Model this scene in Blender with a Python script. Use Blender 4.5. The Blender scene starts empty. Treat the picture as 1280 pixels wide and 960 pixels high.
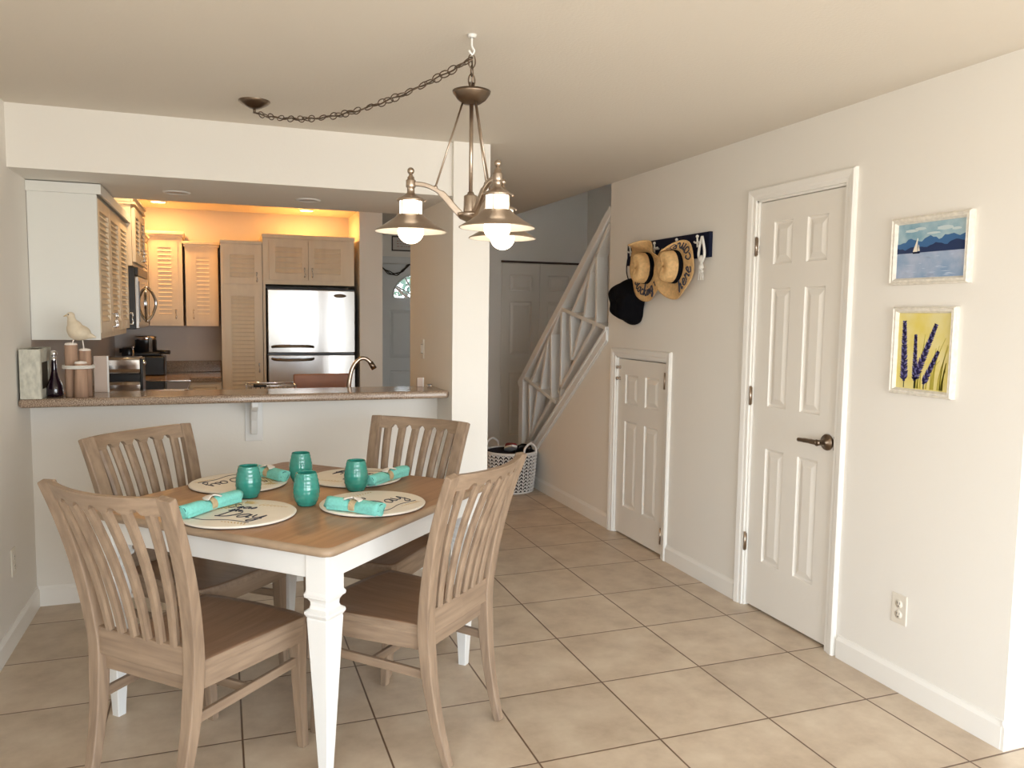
import bpy, math, random
from mathutils import Matrix, Vector
random.seed(7)
PI = math.pi
C = bpy.context.scene.collection

# ------------------------------------------------------------------ helpers
class MB:
    def __init__(s, M=None):
        s.v = []; s.f = []; s.sm = []; s.mi = []; s.M = M or Matrix.Identity(4)
    def add(s, vs, fs, smooth=False, mi=0):
        n = len(s.v)
        s.v += [tuple(s.M @ Vector(p)) for p in vs]
        for f in fs:
            s.f.append(tuple(n + i for i in f)); s.sm.append(smooth); s.mi.append(mi)
        return s
    def box(s, x0, x1, y0, y1, z0, z1, mi=0):
        vs = [(x, y, z) for x in (x0, x1) for y in (y0, y1) for z in (z0, z1)]
        return s.add(vs, [(0,1,3,2),(4,6,7,5),(0,4,5,1),(2,3,7,6),(0,2,6,4),(1,5,7,3)], mi=mi)
    def prism(s, poly, ax, a0, a1, mi=0, smooth=False):
        # poly: 2D points in the two other axes (order x,y,z without ax), extruded along ax
        n = len(poly); vs = []
        for a in (a0, a1):
            for p in poly:
                q = list(p); q.insert(ax, a); vs.append(tuple(q))
        fs = [tuple(range(n)), tuple(range(2*n-1, n-1, -1))] + [(i, (i+1) % n, n+(i+1) % n, n+i) for i in range(n)]
        return s.add(vs, fs, smooth, mi)
    def loft(s, rings, smooth=True, mi=0, caps=True, closed=False):
        n = len(rings[0]); vs = [p for r in rings for p in r]; fs = []
        m = len(rings)
        for i in range(m if closed else m-1):
            a = i*n; b = ((i+1) % m)*n
            for j in range(n):
                k = (j+1) % n
                fs.append((a+j, a+k, b+k, b+j))
        s.add(vs, fs, smooth, mi)
        if caps and not closed:
            s.add(rings[0], [tuple(range(n))], False, mi); s.add(rings[-1], [tuple(range(n))], False, mi)
        return s
    def tube(s, pts, r, n=8, closed=False, mi=0, flat=1.0, caps=True, up=None):
        pts = [Vector(p) for p in pts]; m = len(pts); rings = []
        rr = r if isinstance(r, (list, tuple)) else [r]*m
        ref = Vector(up) if up else None
        prevn = None
        for i, p in enumerate(pts):
            a = pts[(i-1) % m] if (closed or i > 0) else p
            b = pts[(i+1) % m] if (closed or i < m-1) else p
            t = (b-a)
            t = t.normalized() if t.length > 1e-9 else Vector((0,0,1))
            if ref is not None: nn = ref - t*ref.dot(t)
            elif prevn is not None: nn = prevn - t*prevn.dot(t)
            else:
                nn = Vector((0,0,1)) - t*t.z
                if nn.length < .2: nn = Vector((1,0,0)) - t*t.x
            if nn.length < 1e-6: nn = t.orthogonal()
            nn.normalize(); prevn = nn; bb = t.cross(nn)
            rings.append([tuple(p + bb*math.cos(2*PI*k/n)*rr[i] + nn*math.sin(2*PI*k/n)*rr[i]*flat) for k in range(n)])
        return s.loft(rings, True, mi, caps, closed)
    def bar(s, p, q, w, h, up=(0,0,1), mi=0):
        p = Vector(p); q = Vector(q); t = (q-p).normalized(); u = Vector(up); u = (u - t*u.dot(t)).normalized(); b = t.cross(u)
        rings = [[tuple(c + b*i*w/2 + u*j*h/2) for i, j in ((-1,-1),(1,-1),(1,1),(-1,1))] for c in (p, q)]
        return s.loft(rings, False, mi)
    def path_rect(s, pts, ws, hs, up=(0,1,0), mi=0, smooth=False):
        pts = [Vector(p) for p in pts]; m = len(pts); rings = []
        for i, p in enumerate(pts):
            t = (pts[min(i+1, m-1)] - pts[max(i-1, 0)]).normalized()
            u = Vector(up); u = (u - t*u.dot(t)).normalized(); b = t.cross(u)
            w = ws[i] if isinstance(ws, (list, tuple)) else ws; h = hs[i] if isinstance(hs, (list, tuple)) else hs
            rings.append([tuple(p + b*a*w/2 + u*c*h/2) for a, c in ((-1,-1),(1,-1),(1,1),(-1,1))])
        n = 4; vs = [q for r in rings for q in r]; fs = []
        for i in range(m-1):
            for j in range(4):
                k = (j+1) % 4; fs.append((i*4+j, i*4+k, i*4+4+k, i*4+4+j))
        fs += [(3,2,1,0), tuple(range((m-1)*4, m*4))]
        return s.add(vs, fs, smooth, mi)
    def lathe(s, prof, n=24, c=(0,0,0), smooth=True, mi=0, fn=None, arc=None):
        rings = []
        for r, z in prof:
            rings.append([(c[0]+max(r, 1e-5)*math.cos(2*PI*k/n), c[1]+max(r, 1e-5)*math.sin(2*PI*k/n), c[2]+z) for k in range(n)])
        return s.loft(rings, smooth, mi, caps=False)
    def ball(s, c, r, n=16, m=10, mi=0):
        rx, ry, rz = (r, r, r) if not isinstance(r, (list, tuple)) else r
        rings = []
        for i in range(m+1):
            a = -PI/2 + PI*i/m; q = max(math.cos(a), 1e-4)
            rings.append([(c[0]+rx*q*math.cos(2*PI*k/n), c[1]+ry*q*math.sin(2*PI*k/n), c[2]+rz*math.sin(a)) for k in range(n)])
        return s.loft(rings, True, mi, caps=False)
    def link(s, c, t, nrm, L, W, r, n=14, k=6):
        # an oval chain link: long axis t, plane normal nrm
        c = Vector(c); t = Vector(t).normalized(); nrm = Vector(nrm); b = t.cross(nrm).normalized()
        pts = [c + t*math.cos(2*PI*i/n)*L/2 + b*math.sin(2*PI*i/n)*W/2 for i in range(n)]
        return s.tube(pts, r, k, closed=True)
    def build(s, name, mat, parent=None, bevel=0, seg=2, auto=True, sub=0, solid=0):
        me = bpy.data.meshes.new(name); me.from_pydata(s.v, [], s.f)
        for m in (mat if isinstance(mat, (list, tuple)) else [mat]): me.materials.append(m)
        me.polygons.foreach_set('use_smooth', s.sm); me.polygons.foreach_set('material_index', s.mi)
        me.update()
        import bmesh
        b = bmesh.new(); b.from_mesh(me)
        bmesh.ops.remove_doubles(b, verts=b.verts, dist=1e-6)
        bmesh.ops.recalc_face_normals(b, faces=b.faces); b.to_mesh(me); b.free()
        o = bpy.data.objects.new(name, me); C.objects.link(o)
        if parent is not None: o.parent = parent
        if solid:
            md = o.modifiers.new('solid', 'SOLIDIFY'); md.thickness = solid; md.offset = 0
        if sub:
            md = o.modifiers.new('sub', 'SUBSURF'); md.levels = sub; md.render_levels = sub
        if bevel:
            md = o.modifiers.new('bevel', 'BEVEL'); md.width = bevel; md.segments = seg
            md.limit_method = 'ANGLE'; md.angle_limit = math.radians(40)
        return o

def thing(name, label, cat, loc=(0,0,0), rz=0, group=None):
    o = bpy.data.objects.new(name, None); C.objects.link(o); o.empty_display_size = .05
    o.location = loc; o.rotation_euler = (0, 0, rz)
    o['label'] = label; o['category'] = cat
    if group: o['group'] = group
    return o
def tag(o, label, cat, group=None):
    o['label'] = label; o['category'] = cat
    if group: o['group'] = group
    return o
def struct(o): o['kind'] = 'structure'; return o
def copy_tree(o, parent=None):
    c = o.copy(); C.objects.link(c)
    if parent is not None: c.parent = parent
    for ch in list(o.children): copy_tree(ch, c)
    return c
def smooth_path(pts, k=5, closed=False):
    P = [Vector(p) for p in pts]; out = []; m = len(P)
    for i in range(m if closed else m-1):
        p0 = P[(i-1) % m] if closed or i > 0 else P[i]; p1 = P[i]; p2 = P[(i+1) % m]
        p3 = P[(i+2) % m] if closed or i+2 < m else P[i+1]
        for j in range(k):
            t = j/k
            out.append(.5*((2*p1) + (p2-p0)*t + (2*p0-5*p1+4*p2-p3)*t*t + (3*p1-p0-3*p2+p3)*t**3))
    if not closed: out.append(P[-1])
    return out
def frame(origin, u, v):
    # local (u right, v up, w toward the viewer) -> parent space
    u = Vector(u).normalized(); v = Vector(v).normalized(); w = u.cross(v)
    M = Matrix.Identity(4)
    for i, a in enumerate((u, v, w)):
        for j in range(3): M[j][i] = a[j]
    for j in range(3): M[j][3] = origin[j]
    return M

# ------------------------------------------------------------------ materials
def mat(name, col, rough=.6, metal=0, noise=0, nscale=8, bump=0, bscale=60, stretch=(1,1,1), col2=None, emit=None, es=0, coat=0, trans=0, spec=.5, detail=4, sheen=0):
    m = bpy.data.materials.new(name); m.use_nodes = True; nt = m.node_tree; N = nt.nodes; L = nt.links
    b = N['Principled BSDF']
    b.inputs['Base Color'].default_value = (*col, 1); b.inputs['Roughness'].default_value = rough
    b.inputs['Metallic'].default_value = metal; b.inputs['Specular IOR Level'].default_value = spec
    if coat: b.inputs['Coat Weight'].default_value = coat
    if trans: b.inputs['Transmission Weight'].default_value = trans
    if emit: b.inputs['Emission Color'].default_value = (*emit, 1); b.inputs['Emission Strength'].default_value = es
    tc = N.new('ShaderNodeTexCoord'); mp = N.new('ShaderNodeMapping'); mp.inputs['Scale'].default_value = stretch
    L.new(tc.outputs['Object'], mp.inputs['Vector'])
    if noise or col2:
        t = N.new('ShaderNodeTexNoise'); t.inputs['Scale'].default_value = nscale; t.inputs['Detail'].default_value = detail
        L.new(mp.outputs['Vector'], t.inputs['Vector'])
        r = N.new('ShaderNodeValToRGB'); L.new(t.outputs['Fac'], r.inputs['Fac'])
        c2 = col2 or tuple(max(0, c*(1-noise)) for c in col); c1 = col if col2 else tuple(min(1, c*(1+noise)) for c in col)
        r.color_ramp.elements[0].position = .32; r.color_ramp.elements[1].position = .68
        r.color_ramp.elements[0].color = (*c2, 1); r.color_ramp.elements[1].color = (*c1, 1)
        L.new(r.outputs['Color'], b.inputs['Base Color'])
    if bump:
        t2 = N.new('ShaderNodeTexNoise'); t2.inputs['Scale'].default_value = bscale; t2.inputs['Detail'].default_value = 3
        L.new(mp.outputs['Vector'], t2.inputs['Vector'])
        bp = N.new('ShaderNodeBump'); bp.inputs['Strength'].default_value = bump; bp.inputs['Distance'].default_value = .01
        L.new(t2.outputs['Fac'], bp.inputs['Height']); L.new(bp.outputs['Normal'], b.inputs['Normal'])
    return m
def wood(name, c1, c2, axis, rough=.45, scale=6):
    st = [9, 9, 9]; st[axis] = .7
    return mat(name, c1, rough, col2=c2, nscale=scale, stretch=tuple(st), bump=.06, bscale=10, detail=6)

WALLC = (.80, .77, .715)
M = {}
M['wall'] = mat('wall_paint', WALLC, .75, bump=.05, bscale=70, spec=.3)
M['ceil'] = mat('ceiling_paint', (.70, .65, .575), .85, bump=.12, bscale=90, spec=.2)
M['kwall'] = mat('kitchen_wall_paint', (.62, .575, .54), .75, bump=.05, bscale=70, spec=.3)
M['trim'] = mat('trim_paint', (.84, .82, .775), .38, spec=.5)
M['door'] = mat('door_paint', (.80, .765, .705), .38, spec=.5)
M['white'] = mat('white_paint', (.76, .755, .735), .35, spec=.5)
M['panelwhite'] = mat('panel_white', (.74, .74, .70), .5)
M['cab'] = mat('washed_maple', (.80, .69, .53), .45, col2=(.74, .63, .48), nscale=3, stretch=(6, 6, .8), spec=.4)
M['chairz'] = wood('weathered_oak_upright', (.33, .235, .16), (.225, .155, .105), 2)
M['chairx'] = wood('weathered_oak_across', (.33, .235, .16), (.225, .155, .105), 0)
M['chairy'] = wood('weathered_oak_deep', (.33, .235, .16), (.225, .155, .105), 1)
M['seat'] = wood('oak_seat', (.29, .175, .11), (.21, .125, .075), 1, .38)
M['ttop'] = wood('table_top_oak', (.42, .24, .135), (.30, .17, .095), 0, .38, 4)
M['tedge'] = mat('table_edge_oak', (.36, .26, .175), .45, noise=.10, nscale=14)
M['nickel'] = mat('brushed_nickel', (.44, .36, .29), .28, 1, bump=.03, bscale=200)
M['bronze'] = mat('aged_nickel', (.20, .15, .11), .3, 1)
M['steel'] = mat('stainless_steel', (.52, .515, .51), .22, 1)
M['chrome'] = mat('chrome', (.80, .80, .82), .1, 1)
M['black'] = mat('black_plastic', (.012, .012, .013), .3)
M['dark'] = mat('dark_gap', (.02, .017, .015), .8)
M['felt'] = mat('black_fabric', (.0045, .0045, .006), .95, bump=.3, bscale=120, spec=.1)
M['glow'] = mat('lit_bulb', (1, .93, .8), .4, emit=(1, .84, .62), es=5)
M['lglass'] = mat('lit_frosted_glass', (1, .97, .9), .4, emit=(1, .87, .68), es=1.9)
M['shadein'] = mat('shade_enamel', (.85, .80, .72), .35)
M['can'] = mat('lit_downlight', (1, .8, .5), .4, emit=(1, .78, .42), es=9)
M['teal'] = mat('teal_glass', (.03, .265, .215), .18, noise=.12, nscale=30, coat=.5, spec=.6)
M['tealcloth'] = mat('aqua_cotton', (.22, .66, .60), .85, noise=.08, nscale=120, bump=.25, bscale=260, sheen=.3)
M['tealshade'] = mat('aqua_cotton_shade', (.02, .16, .15), .9)
M['mat_cream'] = mat('cream_board', (.84, .79, .70), .5, noise=.03, nscale=12)
M['mat_edge'] = mat('dark_board_edge', (.10, .085, .075), .6)
M['ink'] = mat('ink', (.03, .035, .06), .6)
M['gold'] = mat('gold_paint', (.62, .45, .20), .5)
M['twine'] = mat('twine', (.55, .43, .26), .9, bump=.4, bscale=300)
M['shell'] = mat('shell', (.86, .80, .74), .4, noise=.08, nscale=40)
M['straw'] = mat('straw', (.66, .42, .19), .7, noise=.14, nscale=60, bump=.35, bscale=220)
M['rope'] = mat('white_rope', (.75, .73, .68), .8, bump=.4, bscale=250)
M['counter'] = None
M['switch'] = mat('cream_plate', (.74, .69, .60), .35)
M['slot'] = mat('slot_shadow', (.05, .045, .04), .6)
M['basketw'] = mat('white_cord', (.74, .71, .68), .75, bump=.2, bscale=300)
M['basketd'] = mat('dark_liner', (.035, .028, .03), .9)
M['red'] = mat('maroon_cloth', (.22, .02, .025), .8)
M['backs'] = mat('blue_gray_tile', (.27, .25, .25), .35)
M['track'] = mat('dark_track', (.05, .03, .022), .5)
M['bird'] = mat('bird_paint', (.66, .57, .43), .6, noise=.08, nscale=30)
M['pile'] = wood('driftwood', (.45, .29, .20), (.30, .19, .13), 2, .85)
M['washed'] = mat('whitewashed_wood', (.60, .585, .50), .8, col2=(.42, .41, .35), nscale=60, stretch=(1, 1, .5))
M['washshade'] = mat('lantern_inner_shade', (.10, .075, .05), .9)
M['wine'] = mat('dark_bottle_glass', (.012, .004, .010), .08, coat=.6)
M['clear'] = mat('clear_glass', (.9, .92, .92), .05, trans=.9)
M['board'] = mat('cutting_board_wood', (.30, .105, .035), .45, col2=(.22, .07, .025), nscale=5, stretch=(.8, 5, 5))
M['paleboard'] = mat('pale_board', (.54, .43, .36), .6)
M['navy'] = mat('navy_board', (.006, .009, .028), .65, spec=.15)

def counter_mat():
    m = bpy.data.materials.new('speckled_counter'); m.use_nodes = True; nt = m.node_tree; N = nt.nodes; L = nt.links
    b = N['Principled BSDF']; tc = N.new('ShaderNodeTexCoord')
    t = N.new('ShaderNodeTexNoise'); t.inputs['Scale'].default_value = 240; t.inputs['Detail'].default_value = 2
    L.new(tc.outputs['Object'], t.inputs['Vector'])
    r = N.new('ShaderNodeValToRGB'); e = r.color_ramp.elements
    e[0].position = .34; e[0].color = (.13, .085, .06, 1); e[1].position = .66; e[1].color = (.46, .36, .27, 1)
    x = r.color_ramp.elements.new(.5); x.color = (.29, .205, .145, 1)
    L.new(t.outputs['Fac'], r.inputs['Fac']); L.new(r.outputs['Color'], b.inputs['Base Color'])
    b.inputs['Roughness'].default_value = .16; b.inputs['Specular IOR Level'].default_value = .6
    return m
M['counter'] = counter_mat()

T = .4564
def tile_mat():
    m = bpy.data.materials.new('ceramic_floor_tiles'); m.use_nodes = True; nt = m.node_tree; N = nt.nodes; L = nt.links
    b = N['Principled BSDF']; tc = N.new('ShaderNodeTexCoord')
    sep = N.new('ShaderNodeSeparateXYZ'); L.new(tc.outputs['Object'], sep.inputs[0])
    def math_(op, a, bb=None, c=None):
        n = N.new('ShaderNodeMath'); n.operation = op
        for i, q in enumerate((a, bb, c)):
            if q is None: continue
            if isinstance(q, (int, float)): n.inputs[i].default_value = q
            else: L.new(q, n.inputs[i])
        return n.outputs[0]
    ds = []; cells = []
    for ax in (0, 1):
        q = math_('DIVIDE', sep.outputs[ax], T); q = math_('ADD', q, 100.)
        fr = math_('FRACT', q); cells.append(math_('FLOOR', q))
        ds.append(math_('MINIMUM', fr, math_('SUBTRACT', 1., fr)))
    d = math_('MINIMUM', ds[0], ds[1])
    g = N.new('ShaderNodeMapRange'); g.inputs['From Min'].default_value = .0045; g.inputs['From Max'].default_value = .0095
    L.new(d, g.inputs['Value'])
    n1 = N.new('ShaderNodeTexNoise'); n1.inputs['Scale'].default_value = 5.5; n1.inputs['Detail'].default_value = 8; n1.inputs['Roughness'].default_value = .62
    L.new(tc.outputs['Object'], n1.inputs['Vector'])
    r = N.new('ShaderNodeValToRGB'); e = r.color_ramp.elements
    e[0].position = .30; e[0].color = (.42, .325, .235, 1); e[1].position = .70; e[1].color = (.61, .51, .39, 1)
    x = e.new(.5); x.color = (.53, .425, .315, 1)
    L.new(n1.outputs['Fac'], r.inputs['Fac'])
    cmb = N.new('ShaderNodeCombineXYZ'); L.new(cells[0], cmb.inputs[0]); L.new(cells[1], cmb.inputs[1])
    wn = N.new('ShaderNodeTexWhiteNoise'); L.new(cmb.outputs[0], wn.inputs['Vector'])
    hsv = N.new('ShaderNodeHueSaturation'); vv = math_('MULTIPLY_ADD', wn.outputs['Value'], .10, .95)
    L.new(vv, hsv.inputs['Value']); L.new(r.outputs['Color'], hsv.inputs['Color'])
    mx = N.new('ShaderNodeMixRGB'); mx.inputs[1].default_value = (.13, .072, .04, 1)
    L.new(g.outputs[0], mx.inputs[0]); L.new(hsv.outputs[0], mx.inputs[2]); L.new(mx.outputs[0], b.inputs['Base Color'])
    b.inputs['Roughness'].default_value = .38
    bp = N.new('ShaderNodeBump'); bp.inputs['Strength'].default_value = .5; bp.inputs['Distance'].default_value = .003
    L.new(g.outputs[0], bp.inputs['Height']); L.new(bp.outputs['Normal'], b.inputs['Normal'])
    return m
M['tile'] = tile_mat()

# ------------------------------------------------------------------ room numbers
XL, XR, XC, XC2 = -3.203, .175, -1.172, -.97
CZ, SZ = 2.366, 2.088
YN, YB = -6.0, 3.6

# ------------------------------------------------------------------ shell
m = MB(); m.box(-3.5, 3.4, YN-.1, 5.3, -.12, 0); struct(m.build('floor', M['tile']))
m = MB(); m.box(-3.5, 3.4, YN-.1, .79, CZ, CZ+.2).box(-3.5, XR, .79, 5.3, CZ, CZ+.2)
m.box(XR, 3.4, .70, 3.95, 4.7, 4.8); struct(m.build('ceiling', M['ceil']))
LY0, LY1, LZ0, LZ1 = -5.7, -3.9, .25, 2.12  # opening for an unseen side window, added to light the right wall
m = MB(); m.box(XL-.15, XL, YN, LY0, 0, CZ).box(XL-.15, XL, LY1, .33, 0, CZ).box(XL-.15, XL, LY0, LY1, 0, LZ0).box(XL-.15, XL, LY0, LY1, LZ1, CZ); struct(m.build('wall_left', M['wall']))
m = MB()
for y in (LY0, (LY0+LY1)/2-.025, LY1-.05): m.box(XL-.10, XL-.05, y, y+.05, LZ0, LZ1)
m.box(XL-.10, XL-.05, LY0, LY1, LZ0, LZ0+.05).box(XL-.10, XL-.05, LY0, LY1, LZ1-.05, LZ1); struct(m.build('added_window_2', M['white'], bevel=.004))
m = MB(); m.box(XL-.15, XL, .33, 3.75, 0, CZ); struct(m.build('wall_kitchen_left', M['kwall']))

# right wall: with two door openings and the stair slope
D1 = (-1.405, -.800, 2.045)      # y0, y1, top of door_1
D2 = (.003, .655, 1.205)
def strline(y): return 1.37 + (.79 - y)*.765
m = MB()
def wx(y0, y1, z0, z1): m.box(XR, XR+.10, y0, y1, z0, z1)
wx(-2.261, D1[0], 0, CZ); wx(D1[0], D1[1], D1[2], CZ); wx(D1[1], D2[0], 0, CZ); wx(D2[0], D2[1], D2[2], CZ); wx(D2[1], .79, 0, CZ)
m.prism([(.79, 0), (2.50, 0), (2.50, max(.02, strline(2.5))), (.79, 1.37)], 0, XR, XR+.10)
struct(m.build('wall_right', M['wall']))
m = MB(); m.box(XR+.10, 3.3, -2.10, -2.0, 0, CZ).box(3.2, 3.3, YN, -2.0, 0, CZ); struct(m.build('wall_living', M['wall']))
# window wall behind the camera
WX0, WX1, WZ = -2.3, 1.9, 2.12
m = MB(); m.box(-3.35, WX0, YN-.12, YN, 0, CZ).box(WX1, 3.3, YN-.12, YN, 0, CZ).box(WX0, WX1, YN-.12, YN, WZ, CZ)
struct(m.build('wall_back', M['wall']))
wf = MB()
for x in (WX0, WX0+1.38, WX0+2.76, WX1-.06): wf.box(x, x+.06, YN-.09, YN-.03, 0, WZ)
wf.box(WX0, WX1, YN-.09, YN-.03, WZ-.07, WZ).box(WX0, WX1, YN-.09, YN-.03, 0, .07)
struct(wf.build('window_1', M['white'], bevel=.004))
# peninsula half wall, header, soffit, column
m = MB(); m.box(XL, XC, .259, .33, 0, 1.012); struct(m.build('wall_bar', M['wall']))
m = MB(); m.box(XL, XC, -.02, .85, SZ, CZ); struct(m.build('wall_header', M['wall']))
m = MB(); m.box(XC, XC2, -.05, .96, 0, CZ); struct(m.build('wall_column', M['wall']))
m = MB(); m.box(XC, XC2, 2.96, 5.0, 0, CZ); struct(m.build('wall_fridge_side', M['wall']))
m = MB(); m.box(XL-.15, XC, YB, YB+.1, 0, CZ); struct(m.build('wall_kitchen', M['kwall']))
m = MB(); m.box(-.1, 1.5, 3.75, 3.85, 0, 4.75).box(1.4, 1.5, -2.0, 3.75, 0, 4.75).box(XR+.1, 1.4, .70, .79, CZ, 4.75).box(XR, XR+.02, .79, 3.75, CZ+.2, 4.75)
struct(m.build('wall_stairwell', M['wall']))
m = MB(); m.box(-.1, 0, 3.85, 5.0, 0, CZ); struct(m.build('wall_entry_side', M['wall']))
# entry wall with fanlight opening (z 1.66..1.93) in the door leaf itself
m = MB(); m.box(XC, -.64, 5.0, 5.12, 0, CZ).box(.28, .6, 5.0, 5.12, 0, CZ).box(-.64, .28, 5.0, 5.12, 2.035, CZ)
struct(m.build('wall_entry', M['wall']))

# baseboards
def baseboard(name, pts, h=.10, t=.013):
    b = MB()
    for (x0, y0, x1, y1, nx, ny) in pts:
        prof = [(0, 0), (t, 0), (t, h*.8), (t*.45, h*.93), (t*.3, h), (0, h)]
        r0 = [(x0+nx*a, y0+ny*a, z) for a, z in prof]; r1 = [(x1+nx*a, y1+ny*a, z) for a, z in prof]
        b.loft([r0, r1], False)
    struct(b.build(name, M['trim']))
baseboard('baseboard_left', [(XL, YN, XL, .259, 1, 0)])
baseboard('baseboard_bar', [(XL, .259, XC, .259, 0, -1)])
baseboard('baseboard_right', [(XR, -2.261, XR, D1[0]-.075, -1, 0), (XR, D1[1]+.065, XR, D2[0]-.055, -1, 0), (XR, D2[1]+.055, XR, 2.5, -1, 0), (XR-.012, -2.261, XR+.10, -2.261, 0, -1)])
baseboard('baseboard_hall', [(-.1, 3.75, .40, 3.75, 0, -1)])

# casings
def casing(name, x, y0, y1, zt, w=.058):
    b = MB()
    prof = [(0, 0), (.004, .010), (.30, .012), (.42, .016), (.86, .020), (1, .014), (1, 0)]  # across from the opening outward
    def leg(y, d):
        r = [[(x - q, y + d*a*w, z) for a, q in prof] for z in (0,)]
        top = [(x - q, y + d*a*w, zt + a*w) for a, q in prof]
        b.loft([r[0], top], False)
    leg(y0, -1); leg(y1, 1)
    a_ = [(x - q, y0 - a*w, zt + a*w) for a, q in prof]; c_ = [(x - q, y1 + a*w, zt + a*w) for a, q in prof]
    b.loft([a_, c_], False)
    # jamb lining
    b.box(x+.0, x+.09, y0-.004, y0+.010, 0, zt).box(x, x+.09, y1-.010, y1+.004, 0, zt).box(x, x+.09, y0, y1, zt-.010, zt+.004)
    b.box(x+.055, x+.09, y0, y1, 0, zt)
    struct(b.build(name, M['trim']))
casing('trim_1', XR, D1[0], D1[1], D1[2])
casing('trim_2', XR, D2[0], D2[1], D2[2], .055)

# ------------------------------------------------------------------ panelled door faces
def face(b, W, H, panels, kind='raised', thick=.03, slat=None, mi=0):
    """front at w=0, back at w=-thick; panels = [(u0,u1,v0,v1)]"""
    us = sorted({0, W} | {p[0] for p in panels} | {p[1] for p in panels})
    vs = sorted({0, H} | {p[2] for p in panels} | {p[3] for p in panels})
    def inside(u, v):
        for p in panels:
            if p[0] < u < p[1] and p[2] < v < p[3]: return True
        return False
    for i in range(len(us)-1):
        for j in range(len(vs)-1):
            if not inside((us[i]+us[i+1])/2, (vs[j]+vs[j+1])/2):
                b.add([(us[i], vs[j], 0), (us[i+1], vs[j], 0), (us[i+1], vs[j+1], 0), (us[i], vs[j+1], 0)], [(0,1,2,3)], mi=mi)
    b.add([(0,0,0),(W,0,0),(W,H,0),(0,H,0),(0,0,-thick),(W,0,-thick),(W,H,-thick),(0,H,-thick)],
          [(0,4,5,1),(1,5,6,2),(2,6,7,3),(3,7,4,0),(4,7,6,5)], mi=mi)
    for (a, c, d, e) in panels:
        if kind == 'raised':
            st = [(0, 0), (.004, -.007), (.011, -.010), (.014, -.010), (.040, -.0015)]
            m_ = min(c-a, e-d)
            k = min(1, m_*.36/.040)
            rings = [[(a+o*k, d+o*k, w), (c-o*k, d+o*k, w), (c-o*k, e-o*k, w), (a+o*k, e-o*k, w)] for o, w in st]
            for r0, r1 in zip(rings, rings[1:]):
                b.add(r0+r1, [(q, (q+1) % 4, 4+(q+1) % 4, 4+q) for q in range(4)], mi=mi)
            b.add(rings[-1], [(0,1,2,3)], mi=mi)
        else:
            dep = .016
            r0 = [(a, d, 0), (c, d, 0), (c, e, 0), (a, e, 0)]; r1 = [(x, y, -dep) for x, y, _ in r0]
            b.add(r0+r1, [(q, (q+1) % 4, 4+(q+1) % 4, 4+q) for q in range(4)], mi=mi)
            b.add(r1, [(0,1,2,3)], mi=mi)
            n = max(2, round((e-d)/slat)); s_ = (e-d)/n
            for q in range(n):
                v0 = d+q*s_
                b.prism([(v0+.002, -dep), (v0+.003, -.001), (v0+s_*.16, -.0005), (v0+s_*.86, -dep+.002), (v0+s_*.8, -dep)], 0, a, c, mi=mi)

def hinge(parent, M_, h=.085):
    b = MB(M_); b.box(-.011, -.002, -h/2, h/2, 0, .004).box(.002, .011, -h/2, h/2, 0, .004)
    b.tube([(0, -h/2-.005, .004), (0, h/2+.005, .004)], .006, 8)
    b.build('hinge', M['nickel'], parent)

# door_1 (closet door); viewer looks +x, u = -y (left to right in view: y decreasing)
def six_panels(W, H, s=1.0):
    sw = .11*W/.60; pw = (W - 3*sw)/2 + .004
    x0, x1 = sw, sw+pw; x2, x3 = W-sw-pw, W-sw
    P = []
    for v0, v1 in ((.245, .82), (1.03, 1.61), (1.725, 1.93)):
        P += [(x0, x1, v0*H/2.03, v1*H/2.03), (x2, x3, v0*H/2.03, v1*H/2.03)]
    return P
W1 = D1[1]-D1[0]-.026
t = MB(frame((XR+.012, D1[1]-.013, .012), (0, -1, 0), (0, 0, 1)))
face(t, W1, 2.020, six_panels(W1, 2.02))
door1 = struct(t.build('door_1', M['door']))
for z in (1.82, 1.08, .335): hinge(door1, frame((XR-.004, D1[1]-.012, z), (0, -1, 0), (0, 0, 1)))
h = MB(frame((XR+.012, -1.343, .925), (0, -1, 0), (0, 0, 1)))
h.M = h.M
# rosette and lever
hh = MB(frame((XR+.012, -1.343, .925), (0, 1, 0), (0, 0, 1)))   # w axis = +x... flipped below
hh = MB(Matrix.Translation((XR+.012, -1.345, .925)) @ Matrix.Rotation(-PI/2, 4, 'Y'))
hh.lathe([(0, .0), (.036, 0), (.037, .006), (.033, .013), (.016, .016), (.013, .03), (.013, .055), (.015, .062), (0, .064)], 28)
hh.M = Matrix.Identity(4)
hh.tube(smooth_path([(XR-.048, -1.345, .925), (XR-.052, -1.31, .926), (XR-.053, -1.27, .925), (XR-.048, -1.225, .922)], 4), [.0115]*5+[.0105]*4+[.0095]*4, 10, flat=1)
hh.build('door_handle', M['bronze'], door1)
lt = MB(); lt.box(XR+.004, XR+.0125, D1[0]+.0105, D1[0]+.018, .895, .955); lt.build('latch_plate', M['track'], door1)

# door_2 (low cupboard door under the stair)
W2 = D2[1]-D2[0]-.026
t = MB(frame((XR+.012, D2[1]-.013, .012), (0, -1, 0), (0, 0, 1)))
u = lambda y: (D2[1]-.013) - y
t2p = [(.10, .265, .19, .765), (W2-.265, W2-.10, .19, .765), (.10, .265, .88, 1.075), (W2-.265, W2-.10, .88, 1.075)]
face(t, W2, 1.175, t2p)
door2 = struct(t.build('door_2', M['door']))
for z in (1.085, .135): hinge(door2, frame((XR-.004, D2[0]+.012, z), (0, -1, 0), (0, 0, 1)), .09)
for z in (1.13, 1.055):
    k = MB(Matrix.Translation((XR+.012, D2[1]-.035, z)) @ Matrix.Rotation(-PI/2, 4, 'Y'))
    k.lathe([(0, 0), (.012, 0), (.008, .006), (.006, .015), (.011, .020), (.010, .027), (0, .029)], 14)
    k.build('door_knob', M['nickel'], door2)

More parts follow.
